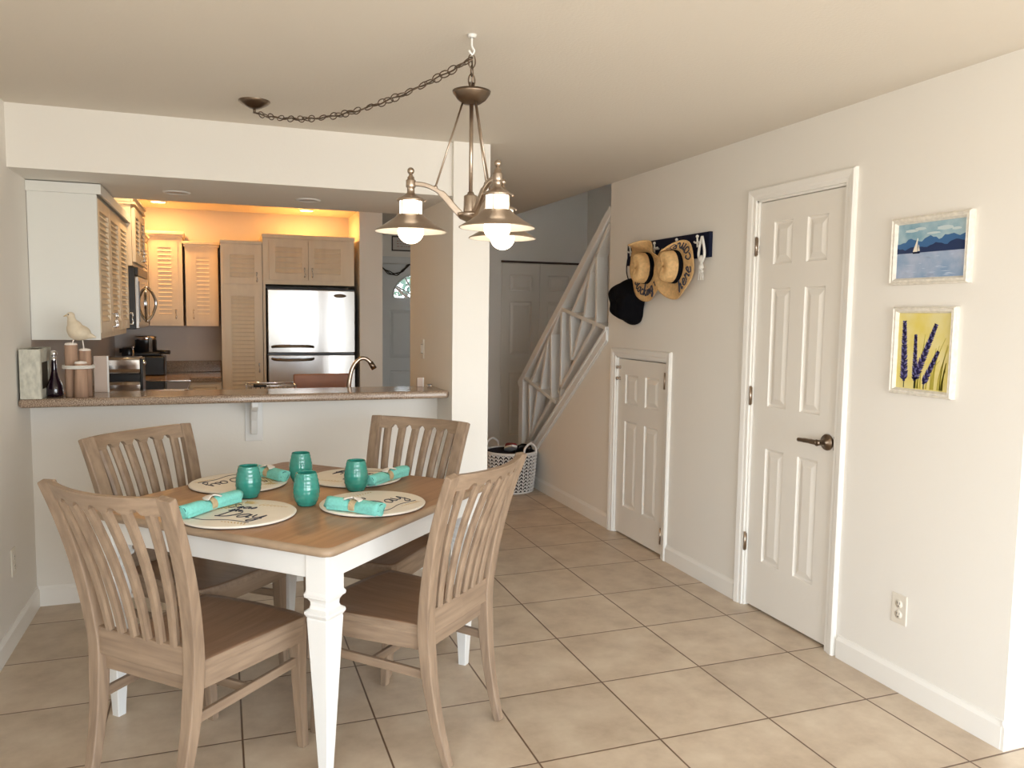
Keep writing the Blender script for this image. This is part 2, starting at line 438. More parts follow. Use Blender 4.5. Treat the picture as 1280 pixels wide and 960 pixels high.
# closet bifold doors at the hall end
cx0, cw = .425, .425
for i in range(2):
    t = MB(frame((cx0+i*(cw+.004), 3.735, .012), (1, 0, 0), (0, 0, 1)))
    face(t, cw, 2.0, [(.09, .335, .19, .86), (.09, .335, 1.04, 1.60), (.09, .335, 1.71, 1.88)])
    struct(t.build('door_%d' % (3+i), M['door']))
m = MB(); m.box(cx0-.005, cx0+.98, 3.722, 3.75, 2.014, 2.034); struct(m.build('trim_3', M['track']))
# entry door with fanlight (boolean-free: leaf built from pieces around a half-round opening)
ex0, ex1, eR, eC, eZ = -.625, .265, .285, -.18, 1.655
t = MB(frame((ex0, 5.0, .01), (1, 0, 0), (0, 0, 1)))
W3 = ex1-ex0
face(t, W3, eZ-.01, [(.13, .40, .95, 1.50), (.49, .76, .95, 1.50), (.13, .40, .18, .80), (.49, .76, .18, .80)], thick=.04)
pts = []
n = 20; cu = eC-ex0; v0 = eZ-.01; H3 = 2.03
arc = [(cu+eR*math.cos(PI*k/n), v0+.27*math.sin(PI*k/n)) for k in range(n+1)]
for k in range(n):
    a, b_ = arc[k], arc[k+1]
    for w in (0, -.04):
        t.add([(a[0], a[1], w), (b_[0], b_[1], w), (b_[0], H3, w), (a[0], H3, w)], [(0,1,2,3)])
    t.add([(a[0], a[1], 0), (b_[0], b_[1], 0), (b_[0], b_[1], -.04), (a[0], a[1], -.04)], [(0,1,2,3)])
t.box(0, cu-eR, v0, H3, -.04, 0).box(cu+eR, W3, v0, H3, -.04, 0)
M['edoor'] = mat('entry_door_paint', (.62, .63, .62), .45)
door5 = struct(t.build('door_5', M['edoor']))
g = MB()
g.prism([(eC+(eR-.002)*math.cos(PI*k/n), eZ+.268*math.sin(PI*k/n)) for k in range(n+1)], 1, 5.018, 5.022)
M['fan'] = mat('fanlight_glass', (.95, .97, 1), .02, trans=1)
g.build('fanlight_pane', M['fan'], door5)
g = MB()
for a in (30, 60, 90, 120, 150):
    a = math.radians(a); g.bar((eC+.07*math.cos(a), 5.008, eZ+.07*math.sin(a)), (eC+eR*math.cos(a), 5.008, eZ+.27*math.sin(a)), .020, .012, (0, 1, 0))
g.tube([(eC+.075*math.cos(PI*k/10), 5.012, eZ+.07*math.sin(PI*k/10)) for k in range(11)], .007, 6)
g.tube([(eC+(eR-.002)*math.cos(PI*k/20), 4.998, eZ+.27*math.sin(PI*k/20)) for k in range(21)], .012, 6)
g.build('fanlight_bars', M['edoor'], door5)
m = MB(); m.box(ex0-.075, ex0-.002, 4.985, 5.0, 0, 2.10).box(ex1+.002, ex1+.075, 4.985, 5.0, 0, 2.10).box(ex0-.075, ex1+.075, 4.985, 5.0, 2.045, 2.12)
struct(m.build('trim_4', M['edoor']))
# garland cord over the entry door
gl = MB()
for s_ in range(3):
    P = smooth_path([(-.63, 4.975, 2.03), (-.53, 4.965, 1.955-.012*s_), (-.42, 4.965, 1.93-.01*s_), (-.33, 4.965, 1.97+.012*s_), (-.26, 4.97, 2.035), (-.1, 4.965, 2.0-.01*s_), (.05, 4.965, 1.96), (.25, 4.975, 2.03)], 5)
    P = [p + Vector((0, -.004*s_, .006*math.sin(i*1.3+s_*2))) for i, p in enumerate(P)]
    gl.tube(P, .006, 6)
tag(gl.build('door_garland', mat('dark_vine', (.035, .025, .02), .9)), 'dark twisted garland draped across the top of the front door', 'garland')

def picture_frame(name, label, M_, W, H, fw, dep, fm, cm, cat='picture'):
    t = thing(name, label, cat)
    t.matrix_world = M_
    f = MB()
    prof = [(0, 0), (0, dep*.75), (fw*.25, dep), (fw*.45, dep*.82), (fw*.7, dep*.9), (fw, dep*.45), (fw, 0)]
    cor = [(0, 0, 1, 1), (W, 0, -1, 1), (W, H, -1, -1), (0, H, 1, -1)]
    rings = [[(x+sx*a, y+sy*a, w) for a, w in prof] for x, y, sx, sy in cor]
    f.loft(rings, False, 0, False, closed=True)
    f.build('picture_frame', fm, t)
    c = MB(); c.box(fw*.9, W-fw*.9, fw*.9, H-fw*.9, .001, dep*.35)
    cv = c.build('canvas', cm, t)
    return t, cv

# ------------------------------------------------------------------ kitchen
cabx = XL
def crown(b, poly, z, h=.045, o=.028):
    # simple projecting cornice along a list of (x,y) front path points
    prof = [(0, 0), (.006, 0), (o*.6, h*.55), (o, h*.65), (o, h), (0, h)]
    for (x0, y0, x1, y1, nx, ny) in poly:
        r0 = [(x0+nx*a, y0+ny*a, z+q) for a, q in prof]; r1 = [(x1+nx*a, y1+ny*a, z+q) for a, q in prof]
        b.loft([r0, r1], False)
def pull(parent, M_):
    b = MB(M_); b.tube([(0, -.035, .0), (0, -.035, .018)], .004, 6); b.tube([(0, .035, 0), (0, .035, .018)], .004, 6)
    b.tube(smooth_path([(0, -.043, .02), (.002, -.02, .024), (0, 0, .020), (-.002, .02, .024), (0, .043, .02)], 3), [.003, .004, .006, .005, .004, .003, .003, .003, .004, .005, .006, .004, .003], 6)
    b.ball((0, -.035, .02), .008, 8, 6); b.ball((0, .035, .02), .008, 8, 6)
    b.build('handle', M['chrome'], parent)
def louvre_door(parent, M_, W, H, pull_at=None, slat=.03, st=.05, mt=None):
    b = MB(M_); face(b, W, H, [(st, W-st, st+.005, H-st-.005)], 'louvre', .02, slat)
    d = b.build('door', mt or M['cab'], parent)
    if pull_at: pull(d, M_ @ Matrix.Translation((pull_at[0], pull_at[1], 0)))
    return d
FZ = .002
# L1: wall cabinet run above the bar end, three doors facing +x
t = thing('wall_cabinet', 'upper kitchen cabinet with white end panel, above the gull statue', 'cabinet', (0, 0, 0))
cz0, cz1 = 1.315, 2.035
b = MB(); b.box(XL+.002, -2.917, .352, 1.70, cz0, cz1); b.build('carcass', M['cab'], t)
b = MB(); b.box(XL+.002, -2.897, .338, .352, cz0, cz1+.01); b.build('end_panel', M['panelwhite'], t)['label'] = 'white end panel'
b = MB(); crown(b, [(-2.897, .33, -2.897, 1.70, 1, 0)], cz1, .048, .02); b.box(XL+.002, -2.875, .318, 1.70, cz1, cz1+.048); b.build('cornice', M['panelwhite'], t)
for i in range(3):
    w = .436; y0 = .362+i*.446
    louvre_door(t, frame((-2.895, y0, cz0+.035), (0, 1, 0), (0, 0, 1)), w, cz1-cz0-.05, ((w-.03, .06) if i != 1 else (.03, .06)))
# L2 over microwave
t = thing('wall_cabinet', 'short raised upper cabinet directly above the microwave', 'cabinet')
b = MB(); b.box(XL+.002, -2.872, 1.702, 2.46, 1.76, 2.16); b.build('carcass', M['cab'], t)
b = MB(); b.box(XL+.002, -2.845, 1.69, 2.475, 2.16, 2.175); crown(b, [(-2.87, 1.69, -2.87, 2.475, 1, 0)], 2.172, .045, .03); b.box(XL+.002, -2.868, 1.69, 2.475, 2.172, 2.215); b.build('cornice', M['cab'], t)
for i in range(2): louvre_door(t, frame((-2.85, 1.712+i*.372, 1.785), (0, 1, 0), (0, 0, 1)), .366, .355, (.335 if i == 0 else .03, .06))
# microwave
t = thing('microwave', 'black and steel microwave with oval handle above the stove', 'microwave')
b = MB(); b.box(XL+.002, -2.86, 1.704, 2.456, 1.34, 1.752); b.build('case', M['black'], t, bevel=.004)
b = MB(); b.box(-2.86, -2.838, 1.706, 2.454, 1.345, 1.69); b.build('door', M['steel'], t, bevel=.004)
b = MB(); b.box(-2.8375, -2.834, 1.74, 2.15, 1.39, 1.66); b.build('window', mat('micro_glass', (.02, .025, .03), .05), t)
b = MB(); b.box(-2.86, -2.838, 1.706, 2.454, 1.694, 1.75); b.build('vent_grille', M['black'], t, bevel=.003)
b = MB()
b.tube(smooth_path([(-2.838, 2.25, 1.64), (-2.80, 2.27, 1.60), (-2.775, 2.29, 1.52), (-2.80, 2.27, 1.43), (-2.838, 2.25, 1.385)], 5), .011, 8)
b.tube(smooth_path([(-2.838, 2.20, 1.64), (-2.832, 2.17, 1.60), (-2.830, 2.15, 1.52), (-2.832, 2.17, 1.43), (-2.838, 2.20, 1.385)], 5), .008, 8)
b.build('door_handle', M['chrome'], t)
# L3 corner section on left wall
t = thing('wall_cabinet', 'upper cabinet on the side wall past the microwave, reaching the corner', 'cabinet')
b = MB(); b.box(XL+.002, -2.917, 2.465, 3.595, 1.345, 2.035); b.build('carcass', M['cab'], t)
b = MB(); crown(b, [(-2.91, 2.48, -2.91, 3.25, 1, 0)], 2.035, .045, .03); b.box(XL+.002, -2.908, 2.48, 3.25, 2.035, 2.08); b.build('cornice', M['cab'], t)
for i in range(2): louvre_door(t, frame((-2.895, 2.49+i*.385, 1.375), (0, 1, 0), (0, 0, 1)), .375, .64, (.34 if i == 0 else .03, .06))
# A and B on back wall, fronts at y 3.27
def back_cab(label, x0, x1, z0, z1, ytop, doors, yf=3.27, pulls=None, slat=.036, crown_h=.045):
    t = thing('wall_cabinet', label, 'cabinet')
    b = MB(); b.box(x0, x1, yf+.02, YB-.004, z0, z1); b.build('carcass', M['cab'], t)
    b = MB(); b.box(x0-.012, x1+.012, yf-.004, YB-.004, z1, z1+crown_h*.5); b.box(x0-.02, x1+.02, yf-.022, YB-.004, z1+crown_h*.45, z1+crown_h); b.build('cornice', M['cab'], t, bevel=.003)
    for (a, c, d, e, px, pz) in doors:
        louvre_door(t, frame((a, yf, d), (1, 0, 0), (0, 0, 1)), c-a, e-d, (px-a, pz-d), slat, .055)
    f = MB(); 
    f.box(x0, x1, yf+.004, yf+.02, z0, z1); f.build('face_frame', M['cab'], t)
    return t
back_cab('taller yellow-lit upper louvred cabinet in the back left corner', -2.893, -2.63, 1.338, 2.09, 2.13, [(-2.876, -2.663, 1.375, 2.062, -2.685, 1.44)])
back_cab('narrower upper louvred cabinet between the corner cabinet and the pantry', -2.607, -2.345, 1.338, 2.015, 2.06, [(-2.573, -2.362, 1.375, 1.99, -2.545, 1.44)])
# pantry (tall) : front at y=3.0
t = thing('pantry_cabinet', 'tall narrow louvred pantry cabinet left of the refrigerator', 'cabinet')
b = MB(); b.box(-2.323, -1.990, 3.02, YB-.004, .10, 2.035).box(-2.31, -2.0, 3.06, YB-.004, 0, .10); b.build('carcass', M['cab'], t)
b = MB(); b.box(-2.328, -1.990, 3.002, YB-.004, 2.035, 2.062); b.build('cornice', M['cab'], t, bevel=.003)
louvre_door(t, frame((-2.300, 3.0, 1.70), (1, 0, 0), (0, 0, 1)), .296, .305, (.265, .06), .042, .05)
louvre_door(t, frame((-2.300, 3.0, .13), (1, 0, 0), (0, 0, 1)), .296, 1.53, (.275, .86), .034, .055)
# cabinet over fridge
t = thing('wall_cabinet', 'wide two-door louvred cabinet over the refrigerator', 'cabinet')
b = MB(); b.box(-1.985, -1.212, 3.02, YB-.004, 1.705, 2.095).box(-1.985, -1.965, 3.02, YB-.004, 0, 1.705); b.build('carcass', M['cab'], t)
b = MB(); b.box(-1.99, -1.207, 3.0, YB-.004, 2.095, 2.13); b.build('cornice', M['cab'], t, bevel=.003)
for i, (a, c) in enumerate([(-1.934, -1.612), (-1.606, -1.284)]):
    louvre_door(t, frame((a, 3.0, 1.745), (1, 0, 0), (0, 0, 1)), c-a, .335, ((c-a-.03) if i == 0 else .03, .065), .044, .05)
# fridge
t = thing('refrigerator', 'stainless steel refrigerator with freezer door on top', 'refrigerator', (-1.583, 3.0, 0))
b = MB(); b.box(-.372, .372, .03, .58, .03, 1.675); b.build('case', M['black'], t, bevel=.005)
def fdoor(z0, z1, nm):
    b = MB(); n = 16; fr = []
    for k in range(n+1):
        x = -.37+.74*k/n; fr.append((x, -.035-.022*math.cos(PI*(k/n-.5))))
    poly = fr + [(.37, .028), (-.37, .028)]
    b.prism(poly, 2, z0, z1)
    return b.build(nm, M['steel'], t, bevel=.006)
d1 = fdoor(1.118, 1.66, 'freezer_door'); d2 = fdoor(.10, 1.10, 'fresh_food_door')
for z, d, s_ in ((1.170, d1, 1), (1.068, d2, -1)):
    b = MB(); P = smooth_path([(-.335, -.05, z), (-.30, -.095, z+.006*s_), (-.165, -.112, z+.008*s_), (-.03, -.10, z+.006*s_), (.005, -.055, z)], 5)
    b.tube(P, .012, 8); b.build('handle', M['bronze'], d)
b = MB(Matrix.Translation((.235, -.049, 1.615)) @ Matrix.Rotation(PI/2, 4, 'X')); b.lathe([(0, .004), (.05, .004), (.056, 0)], 24); bd = b.build('badge', M['bronze'], d1); bd.scale = (1, 1, 1)
for v in bd.data.vertices: v.co.z = 1.615+(v.co.z-1.615)*.28
b = MB(); b.box(-.36, .36, .0, .06, .02, .09); b.build('kick_grille', M['black'], t)

# base cabinets and counters
def base_cab(label, x0, x1, y0, y1, side, doors):
    t = thing('base_cabinet', label, 'cabinet')
    b = MB(); b.box(x0, x1, y0, y1, .1, .875)
    b.box(x0+(.0), x1-(.06 if side == 'x' else 0), y0+(.06 if side == 'y' else 0), y1, 0, .1); b.build('carcass', M['cab'], t)
    for (a, w) in doors:
        if side == 'y':
            b = MB(frame((a, y0-.02, .72), (1, 0, 0), (0, 0, 1))); face(b, w, .135, [(.02, w-.02, .02, .115)], 'raised', .02); dr = b.build('drawer', M['cab'], t)
            pull(dr, frame((a+w/2, y0-.02, .79), (0, 0, 1), (-1, 0, 0)))
            louvre_door(t, frame((a, y0-.02, .13), (1, 0, 0), (0, 0, 1)), w, .57, (w-.03, .5))
        else:
            b = MB(frame((x1+.02, a, .72), (0, 1, 0), (0, 0, 1))); face(b, w, .135, [(.02, w-.02, .02, .115)], 'raised', .02); dr = b.build('drawer', M['cab'], t)
            pull(dr, frame((x1+.02, a+w/2, .79), (0, 0, 1), (0, -1, 0)))
            louvre_door(t, frame((x1+.02, a, .13), (0, 1, 0), (0, 0, 1)), w, .57, (w-.03, .5))
base_cab('base cabinet under the back wall counter beside the pantry', -2.59, -2.33, 2.97, YB-.004, 'y', [(-2.575, .225)])
base_cab('base cabinet on the side wall between bar and stove', XL+.004, -2.60, .98, 1.765, 'x', [(1.0, .375), (1.38, .375)])
base_cab('corner base cabinet past the stove', XL+.004, -2.60, 2.56, YB-.004, 'x', [(2.58, .36)])
t = thing('base_cabinet', 'sink base cabinet behind the breakfast bar', 'cabinet')
b = MB(); b.box(XL+.004, XC-.004, .335, .93, 0, .875); b.build('carcass', M['cab'], t)
for i in range(4):
    louvre_door(t, frame((-1.19-.40*i, .95, .13), (-1, 0, 0), (0, 0, 1)), .38, .72)
b = MB(); b.box(XL+.004, XC-.004, .335, .975, .878, .918).box(XL+.004, -2.575, .975, 1.77, .878, .918)
ct = tag(b.build('countertop', M['counter'], bevel=.006), 'lower speckled countertop behind the breakfast bar, hidden mostly by it', 'countertop')
b = MB(); b.box(XL+.004, -2.575, 2.555, YB-.004, .878, .918).box(-2.575, -2.330, 2.935, YB-.004, .878, .918)
b.box(XL+.004, -2.330, YB-.024, YB-.004, .918, 1.02).box(XL+.004, XL+.024, 2.555, YB-.024, .918, 1.02)
tag(b.build('countertop', M['counter'], bevel=.004), 'speckled countertop with low backsplash in the back left kitchen corner', 'countertop')
# stove
t = thing('stove', 'kitchen range with a black glass cooktop edged in steel, under the microwave', 'stove', (-2.885, 2.16, 0))
b = MB(); b.box(-.312, .295, -.37, .37, .02, .90); b.build('body', M['black'], t, bevel=.004)
b = MB(); b.box(-.312, .325, -.38, .38, .905, .925); b.build('cooktop', mat('cooktop_glass', (.015, .015, .017), .06), t, bevel=.004)
b = MB(); b.box(.325, .335, -.38, .38, .895, .928).box(-.312, .335, -.388, -.38, .895, .928).box(-.312, .335, .38, .388, .895, .928); b.build('cooktop_rim', M['chrome'], t, bevel=.002)
b = MB(); b.box(.297, .325, -.36, .36, .22, .80); od = b.build('oven_door', M['steel'], t, bevel=.006)
b = MB(); b.tube([(.325, -.30, .775), (.372, -.30, .775)], .008, 8).tube([(.325, .30, .775), (.372, .30, .775)], .008, 8).tube([(.372, -.34, .775), (.372, .34, .775)], .012, 10); b.build('oven_handle', M['chrome'], od)
for i in range(4):
    b = MB(Matrix.Translation((.297, -.24+.16*i, .86)) @ Matrix.Rotation(PI/2, 4, 'Y')); b.lathe([(0, 0), (.02, 0), (.018, .02), (0, .022)], 14); b.build('knob', M['black'], t)
b = MB()
P = smooth_path([(-2.50, 1.98, .93), (-2.47, 2.06, .96), (-2.50, 2.14, .945)], 4)
# bar top
b = MB(); b.box(XL+.003, XC-.003, 0.0, .335, 1.014, 1.055)
bar = tag(b.build('bar_countertop', M['counter'], bevel=.014, seg=4), 'long speckled breakfast bar top across the kitchen opening', 'countertop')
# corbel bracket under the bar
t = thing('bar_bracket', 'white carved bracket under the middle of the bar top', 'bracket', (-2.173, .259, 0))
b = MB(); b.box(-.045, .045, -.012, 0, .785, 1.013); b.build('backplate', M['white'], t, bevel=.003)
b = MB(); b.prism([(-.012, 1.013), (-.20, 1.013), (-.20, .985), (-.17, .97), (-.10, .95), (-.065, .90), (-.05, .85), (-.04, .825), (-.012, .82)], 0, -.016, .016); b.build('scroll', M['white'], t, bevel=.004)

# ------------------------------------------------------------------ things on the bar / counters
t = thing('toaster', 'chrome and black toaster behind the left end of the bar', 'toaster', (-2.885, 1.16, .918))
def band(z0, z1, bul):
    n = 10; pr = [(-.075-bul*math.sin(PI*k/n), z0+(z1-z0)*k/n) for k in range(n+1)]
    poly = pr + [(-a, z) for a, z in reversed(pr)]
    return poly
def prof2(P): return P + [(-a, z) for a, z in reversed(P)]
b = MB(); b.prism(prof2([(-.070, .165), (-.092, .178), (-.099, .200), (-.0985, .222), (-.0955, .258), (-.085, .268)]), 0, -.10, .10); b.build('upper_shell', M['chrome'], t, bevel=.006)
b = MB(); b.prism(prof2([(-.070, .03), (-.092, .045), (-.096, .07), (-.0935, .105), (-.08, .125)]), 0, -.10, .10); b.build('lower_shell', M['chrome'], t, bevel=.006)
b = MB(); b.box(-.114, -.10, -.085, .085, .0, .262).box(.10, .114, -.085, .085, .0, .262).box(-.10, .10, -.07, .07, 0, .262).box(-.08, .08, -.05, -.02, .262, .268).box(-.08, .08, .02, .05, .262, .268); b.build('body', M['black'], t, bevel=.006)
for z in (.05, .235):
    for s_ in (-1, 1):
        b = MB(); b.ball((.118*s_, -.055, z), .014, 10, 8); b.build('knob', M['chrome'], t)
t = thing('espresso_machine', 'black espresso maker with chrome bands on the back corner counter', 'coffee maker', (-2.93, 3.28, .918))
b = MB(); b.box(-.13, .15, -.12, .14, 0, .165).prism([(-.12, .165), (.13, .165), (.11, .20), (-.10, .20)], 1, -.10, .12); b.build('base', M['black'], t, bevel=.012)
b = MB(); b.lathe([(0, .19), (.085, .19), (.085, .315), (.08, .33), (0, .335)], 24); b.build('tank', M['black'], t)
b = MB(); b.lathe([(.086, .30), (.09, .302), (.09, .325), (.082, .33)], 24); b.box(.03, .058, -.098, -.07, .20, .32); b.build('chrome_band', M['chrome'], t)
b = MB(); b.tube([(.08, -.02, .20), (.19, -.05, .195)], [.014, .017], 8); b.build('right_handle', M['black'], t)
b = MB(); b.tube([(-.06, -.02, .215), (-.20, -.05, .21)], [.014, .018], 8); b.lathe([(0, .10), (.05, .10), (.055, .22), (.045, .235), (0, .24)], 18, (-.13, -.04, 0)); b.build('side_pot', M['black'], t)
b = MB(); b.tube([(-.09, -.11, .02), (-.09, -.11, .235)], .008, 8).ball((-.09, -.11, .24), .014, 10, 8); b.build('steam_wand', M['chrome'], t)

t = thing('kitchen_faucet', 'tall curved brushed metal faucet behind the bar', 'faucet', (-1.64, .50, .918))
b = MB(); P = smooth_path([(0, 0, .0), (.0, 0, .09), (.008, 0, .17), (.028, .0, .24), (.065, 0, .283), (.10, 0, .285), (.128, 0, .262), (.145, 0, .238)], 5)
b.tube(P, [.016-.004*min(1, i/14) for i in range(len(P))], 12); b.lathe([(.028, 0), (.028, .01), (.018, .02), (.016, .05)], 16); b.build('spout', M['nickel'], t)
b = MB(); b.tube([(.128, 0, .264), (.150, 0, .226)], [.015, .017], 12); b.build('spray_head', M['bronze'], t)
b = MB(); b.tube([(-.01, .02, .06), (-.01, .07, .09)], .007, 8); b.build('lever', M['nickel'], t)

t = thing('cutting_board', 'thick brown wooden cutting board standing behind the bar near the faucet', 'cutting board', (-1.755, .80, .918))
b = MB(); b.box(-.168, .168, -.014, .014, 0, .178); b.build('board', M['board'], t, bevel=.006)
t = thing('dish_rack', 'low shiny metal dish rack behind the middle of the bar', 'dish rack', (-2.06, .72, .918))
b = MB()
for z in (.02, .125):
    for a, c in (((-.135, -.10), (.135, -.10)), ((.135, -.10), (.135, .10)), ((.135, .10), (-.135, .10)), ((-.135, .10), (-.135, -.10))):
        b.tube([(*a, z), (*c, z)], .006, 6)
for k in range(12):
    x = -.135+.27*k/11; b.tube([(x, -.10, .125), (x, -.10, .02), (x, .10, .02), (x, .10, .125)], .0025, 5)
for sx in (-1, 1):
    for sy in (-1, 1): b.tube([(.13*sx, .095*sy, 0), (.13*sx, .095*sy, .03)], .006, 6)
b.build('wire_frame', M['chrome'], t)
b = MB(); b.box(-.125, .125, -.092, -.084, .06, .128); b.build('side_plate', M['chrome'], t)
b = MB(); b.tube([(-.10, -.105, .118), (-.03, -.105, .114)], [.012, .008], 8)
tag(b.build('spatula', M['black']), 'small black utensil lying on the rim of the dish rack', 'utensil'); bpy.data.objects['spatula'].location = (-2.06, .72, .918+.012)

t = thing('candle_lantern', 'whitewashed wooden lantern box against the left wall on the bar', 'lantern', (-3.148, .045, 1.055))
b = MB(); Hh = .228; w_, d_ = .042, .044
b.box(-w_, w_, -d_, -d_+.008, 0, Hh)              # front solid face
b.box(-w_, -w_+.008, -d_+.008, .20, 0, Hh)
b.box(-w_, w_, .192, .20, 0, Hh)
b.box(-w_+.008, w_, -d_+.008, .192, 0, .012)
# right face with a window
b.box(w_-.008, w_, -d_+.008, -d_+.035, .012, Hh).box(w_-.008, w_, .165, .192, .012, Hh).box(w_-.008, w_, -d_+.035, .165, .165, Hh).box(w_-.008, w_, -d_+.035, .165, .012, .04)
b.build('box', M['washed'], t, bevel=.0015)
b = MB(); b.box(-w_+.0085, -w_+.011, -d_+.01, .19, .013, Hh-.005).box(-w_+.011, w_-.009, -d_+.0085, -d_+.011, .013, Hh-.005).box(-w_+.011, w_-.009, .189, .1915, .013, Hh-.005).box(-w_+.011, w_-.009, -d_+.011, .189, .0125, .0145); b.build('inner_shade_sheets', M['washshade'], t)  # dark sheets paint the shade inside the lantern box
b = MB(); b.lathe([(0, 0), (.018, 0), (.018, .075), (.012, .08), (0, .08)], 16, (.005, .06, .0125)); tag(b.build('candle', M['shell']), 'pale pillar candle inside the whitewashed lantern', 'candle').location = (-3.148, .045, 1.055)

t = thing('glass_bottle', 'dark squat glass bottle with clear stopper beside the lantern', 'bottle', (-3.072, .125, 1.055))
b = MB(); b.lathe([(0, .0), (.034, .0), (.037, .012), (.034, .05), (.020, .085), (.012, .12), (.0105, .165), (.012, .172), (0, .172)], 28); b.build('bottle_body', M['wine'], t)
b = MB(); b.lathe([(.012, .172), (.013, .186), (0, .188)], 16); b.ball((0, 0, .202), .016, 14, 10); b.build('stopper', M['chrome'], t)

t = thing('seagull_statue', 'carved pale gull standing on bundled wooden pilings on the bar', 'statue', (-2.962, .09, 1.055))
for (x, y, r, hgt) in ((-.034, .020, .030, .250), (.022, .034, .029, .222), (.012, -.030, .030, .165)):
    b = MB(); b.lathe([(0, 0), (r, 0), (r*.97, hgt*.5), (r*.93, hgt-.006), (r*.8, hgt)], 16, (x, y, 0)); p = b.build('piling', M['pile'], t)
    b = MB(); b.lathe([(r*.93, hgt-.006), (r*.82, hgt+.002), (0, hgt+.006)], 16, (x, y, 0)); b.build('piling_cap', M['shell'], p)
b = MB()
for dz in (0, .008): b.tube([(-.002+.066*math.cos(2*PI*k/28), .003+.066*math.sin(2*PI*k/28), .138+dz) for k in range(28)], .0045, 6, closed=True)
b.build('rope', M['rope'], t)
b = MB()
P = [(-.070, 0, .278), (-.055, 0, .262), (-.030, 0, .262), (0, 0, .268), (.02, 0, .290)]
rings = []
for (x, z, rx, rz) in ((.062, .262, .003, .003), (.045, .266, .010, .009), (.018, .272, .024, .024), (-.008, .284, .031, .033), (-.028, .298, .027, .034), (-.036, .325, .018, .024), (-.036, .350, .013, .016), (-.034, .368, .014, .015), (-.038, .380, .010, .006), (-.040, .385, .003, .002)):
    rings.append([(x-.0+rz*math.cos(2*PI*k/14)*.9, rx*math.sin(2*PI*k/14), z+ (rz*.25)*math.cos(2*PI*k/14)) for k in range(14)])
# body as stacked ellipsoids blended
b.ball((.006, 0, .302), (.050, .037, .037), 16, 12).ball((-.012, 0, .318), (.036, .032, .045), 16, 12).ball((-.024, 0, .350), (.020, .018, .040), 14, 10).ball((-.028, 0, .383), (.019, .016, .017), 14, 10)
b.tube([(.035, 0, .292), (.078, 0, .280)], [.022, .004], 10)
bb = b.build('gull_body', M['bird'], t)
md = bb.modifiers.new('remesh', 'REMESH'); md.mode = 'VOXEL'; md.voxel_size = .0028; md.use_smooth_shade = True
md = bb.modifiers.new('smooth', 'SMOOTH'); md.iterations = 12; md.factor = .6
b = MB(); b.tube([(-.044, 0, .383), (-.058, 0, .378)], [.005, .001], 8); b.build('beak', M['gold'], t)
for s_ in (-1, 1):
    b = MB(); b.ball((-.035, .0145*s_, .387), .003, 8, 6); b.build('eye', M['ink'], t)
for P in ([(-.025, 0, .250), (-.014, 0, .285)], [(.022, .010, .222), (.016, .008, .285)]):
    b = MB(); b.tube(P, .003, 6); b.build('leg', M['shell'], t)

t = thing('serving_board', 'pale pinkish wooden board standing upright beside the toaster', 'board', (-2.893, .292, 1.055))
b = MB(); b.box(-.034, .026, -.008, .008, 0, .182); b.build('board', M['paleboard'], t, bevel=.003)
b = MB(); b.box(.026, .033, -.010, .010, 0, .182); b.build('edge_strip', M['white'], t, bevel=.001)
t = thing('soap_dish', 'small beige block and clear cup by the right end of the bar', 'dish', (-1.275, .275, 1.055))
t['label'] = 'small beige upright holder near the right end of the bar'; t['category'] = 'holder'
b = MB(); b.box(-.014, .020, -.012, .012, 0, .052); b.build('block', M['paleboard'], t, bevel=.003)
b = MB(); b.box(.020, .024, -.013, .013, 0, .053); b.build('edge', M['white'], t)
b = MB(); b.lathe([(0, 0), (.014, 0), (.016, .012), (.013, .013), (0, .004)], 14)
tag(b.build('glass_dish', M['clear']), 'tiny clear glass dish on the bar next to the beige holder', 'dish').location = (-1.215, .275, 1.055)

# ------------------------------------------------------------------ wall plates
def outlet(label, M_, kind):
    t = thing('wall_outlet' if kind != 'switch' else 'light_switch', label, 'outlet' if kind != 'switch' else 'switch'); t.matrix_world = M_
    b = MB(); b.box(-.037, .037, -.06, .06, 0, .006); b.build('cover_plate', M['switch'], t, bevel=.003)
    if kind == 'duplex':
        for v in (.021, -.021):
            b = MB(Matrix.Translation((0, v, .006))); b.lathe([(.017, 0), (.0165, .002), (0, .0025)], 20); s = b.build('socket', M['switch'], t)
            c = MB(); 
            for uu in (-.006, .006): c.box(uu-.0012, uu+.0012, v-.001, v+.008, .0083, .0088)
            c.box(-.0025, .0025, v-.011, v-.006, .0083, .0088); c.build('slots', M['slot'], s)
    elif kind == 'switch':
        for uu in (-.016, .016):
            b = MB(); b.box(uu-.009, uu+.009, -.024, .024, .006, .009); s = b.build('rocker', M['trim'], t, bevel=.001)
            c = MB(); c.box(uu-.011, uu+.011, -.027, -.0245, .006, .0075).box(uu-.011, uu+.011, .0245, .027, .006, .0075); c.build('shadow_gap', M['slot'], s)
    return t
outlet('white double outlet low on the right wall below the two paintings', frame((XR, -1.797, .330), (0, -1, 0), (0, 0, 1)), 'duplex')
outlet('white outlet low on the left wall', frame((XL, -.193, .36), (0, 1, 0), (0, 0, 1)), 'duplex')
outlet('light switch plate on the side of the column above the bar', frame((XC, .611, 1.255), (0, -1, 0), (0, 0, 1)), 'switch')

# ------------------------------------------------------------------ stairs
t = thing('staircase', 'staircase rising behind the hat wall with a white fan-pattern side railing', 'staircase', (0, 0, 0))
M['carpet'] = mat('stair_carpet', (.42, .36, .28), .95, bump=.4, bscale=200)
ry, rz_ = .247, .189
for i in range(8):
    y1 = 2.50 - i*ry; z1 = (i+1)*rz_ - .06
    b = MB(); b.box(XR+.102, 1.398, y1-ry-.02, y1, max(0, z1-rz_), z1); b.build('step', M['carpet'], t, bevel=.01)
b = MB()
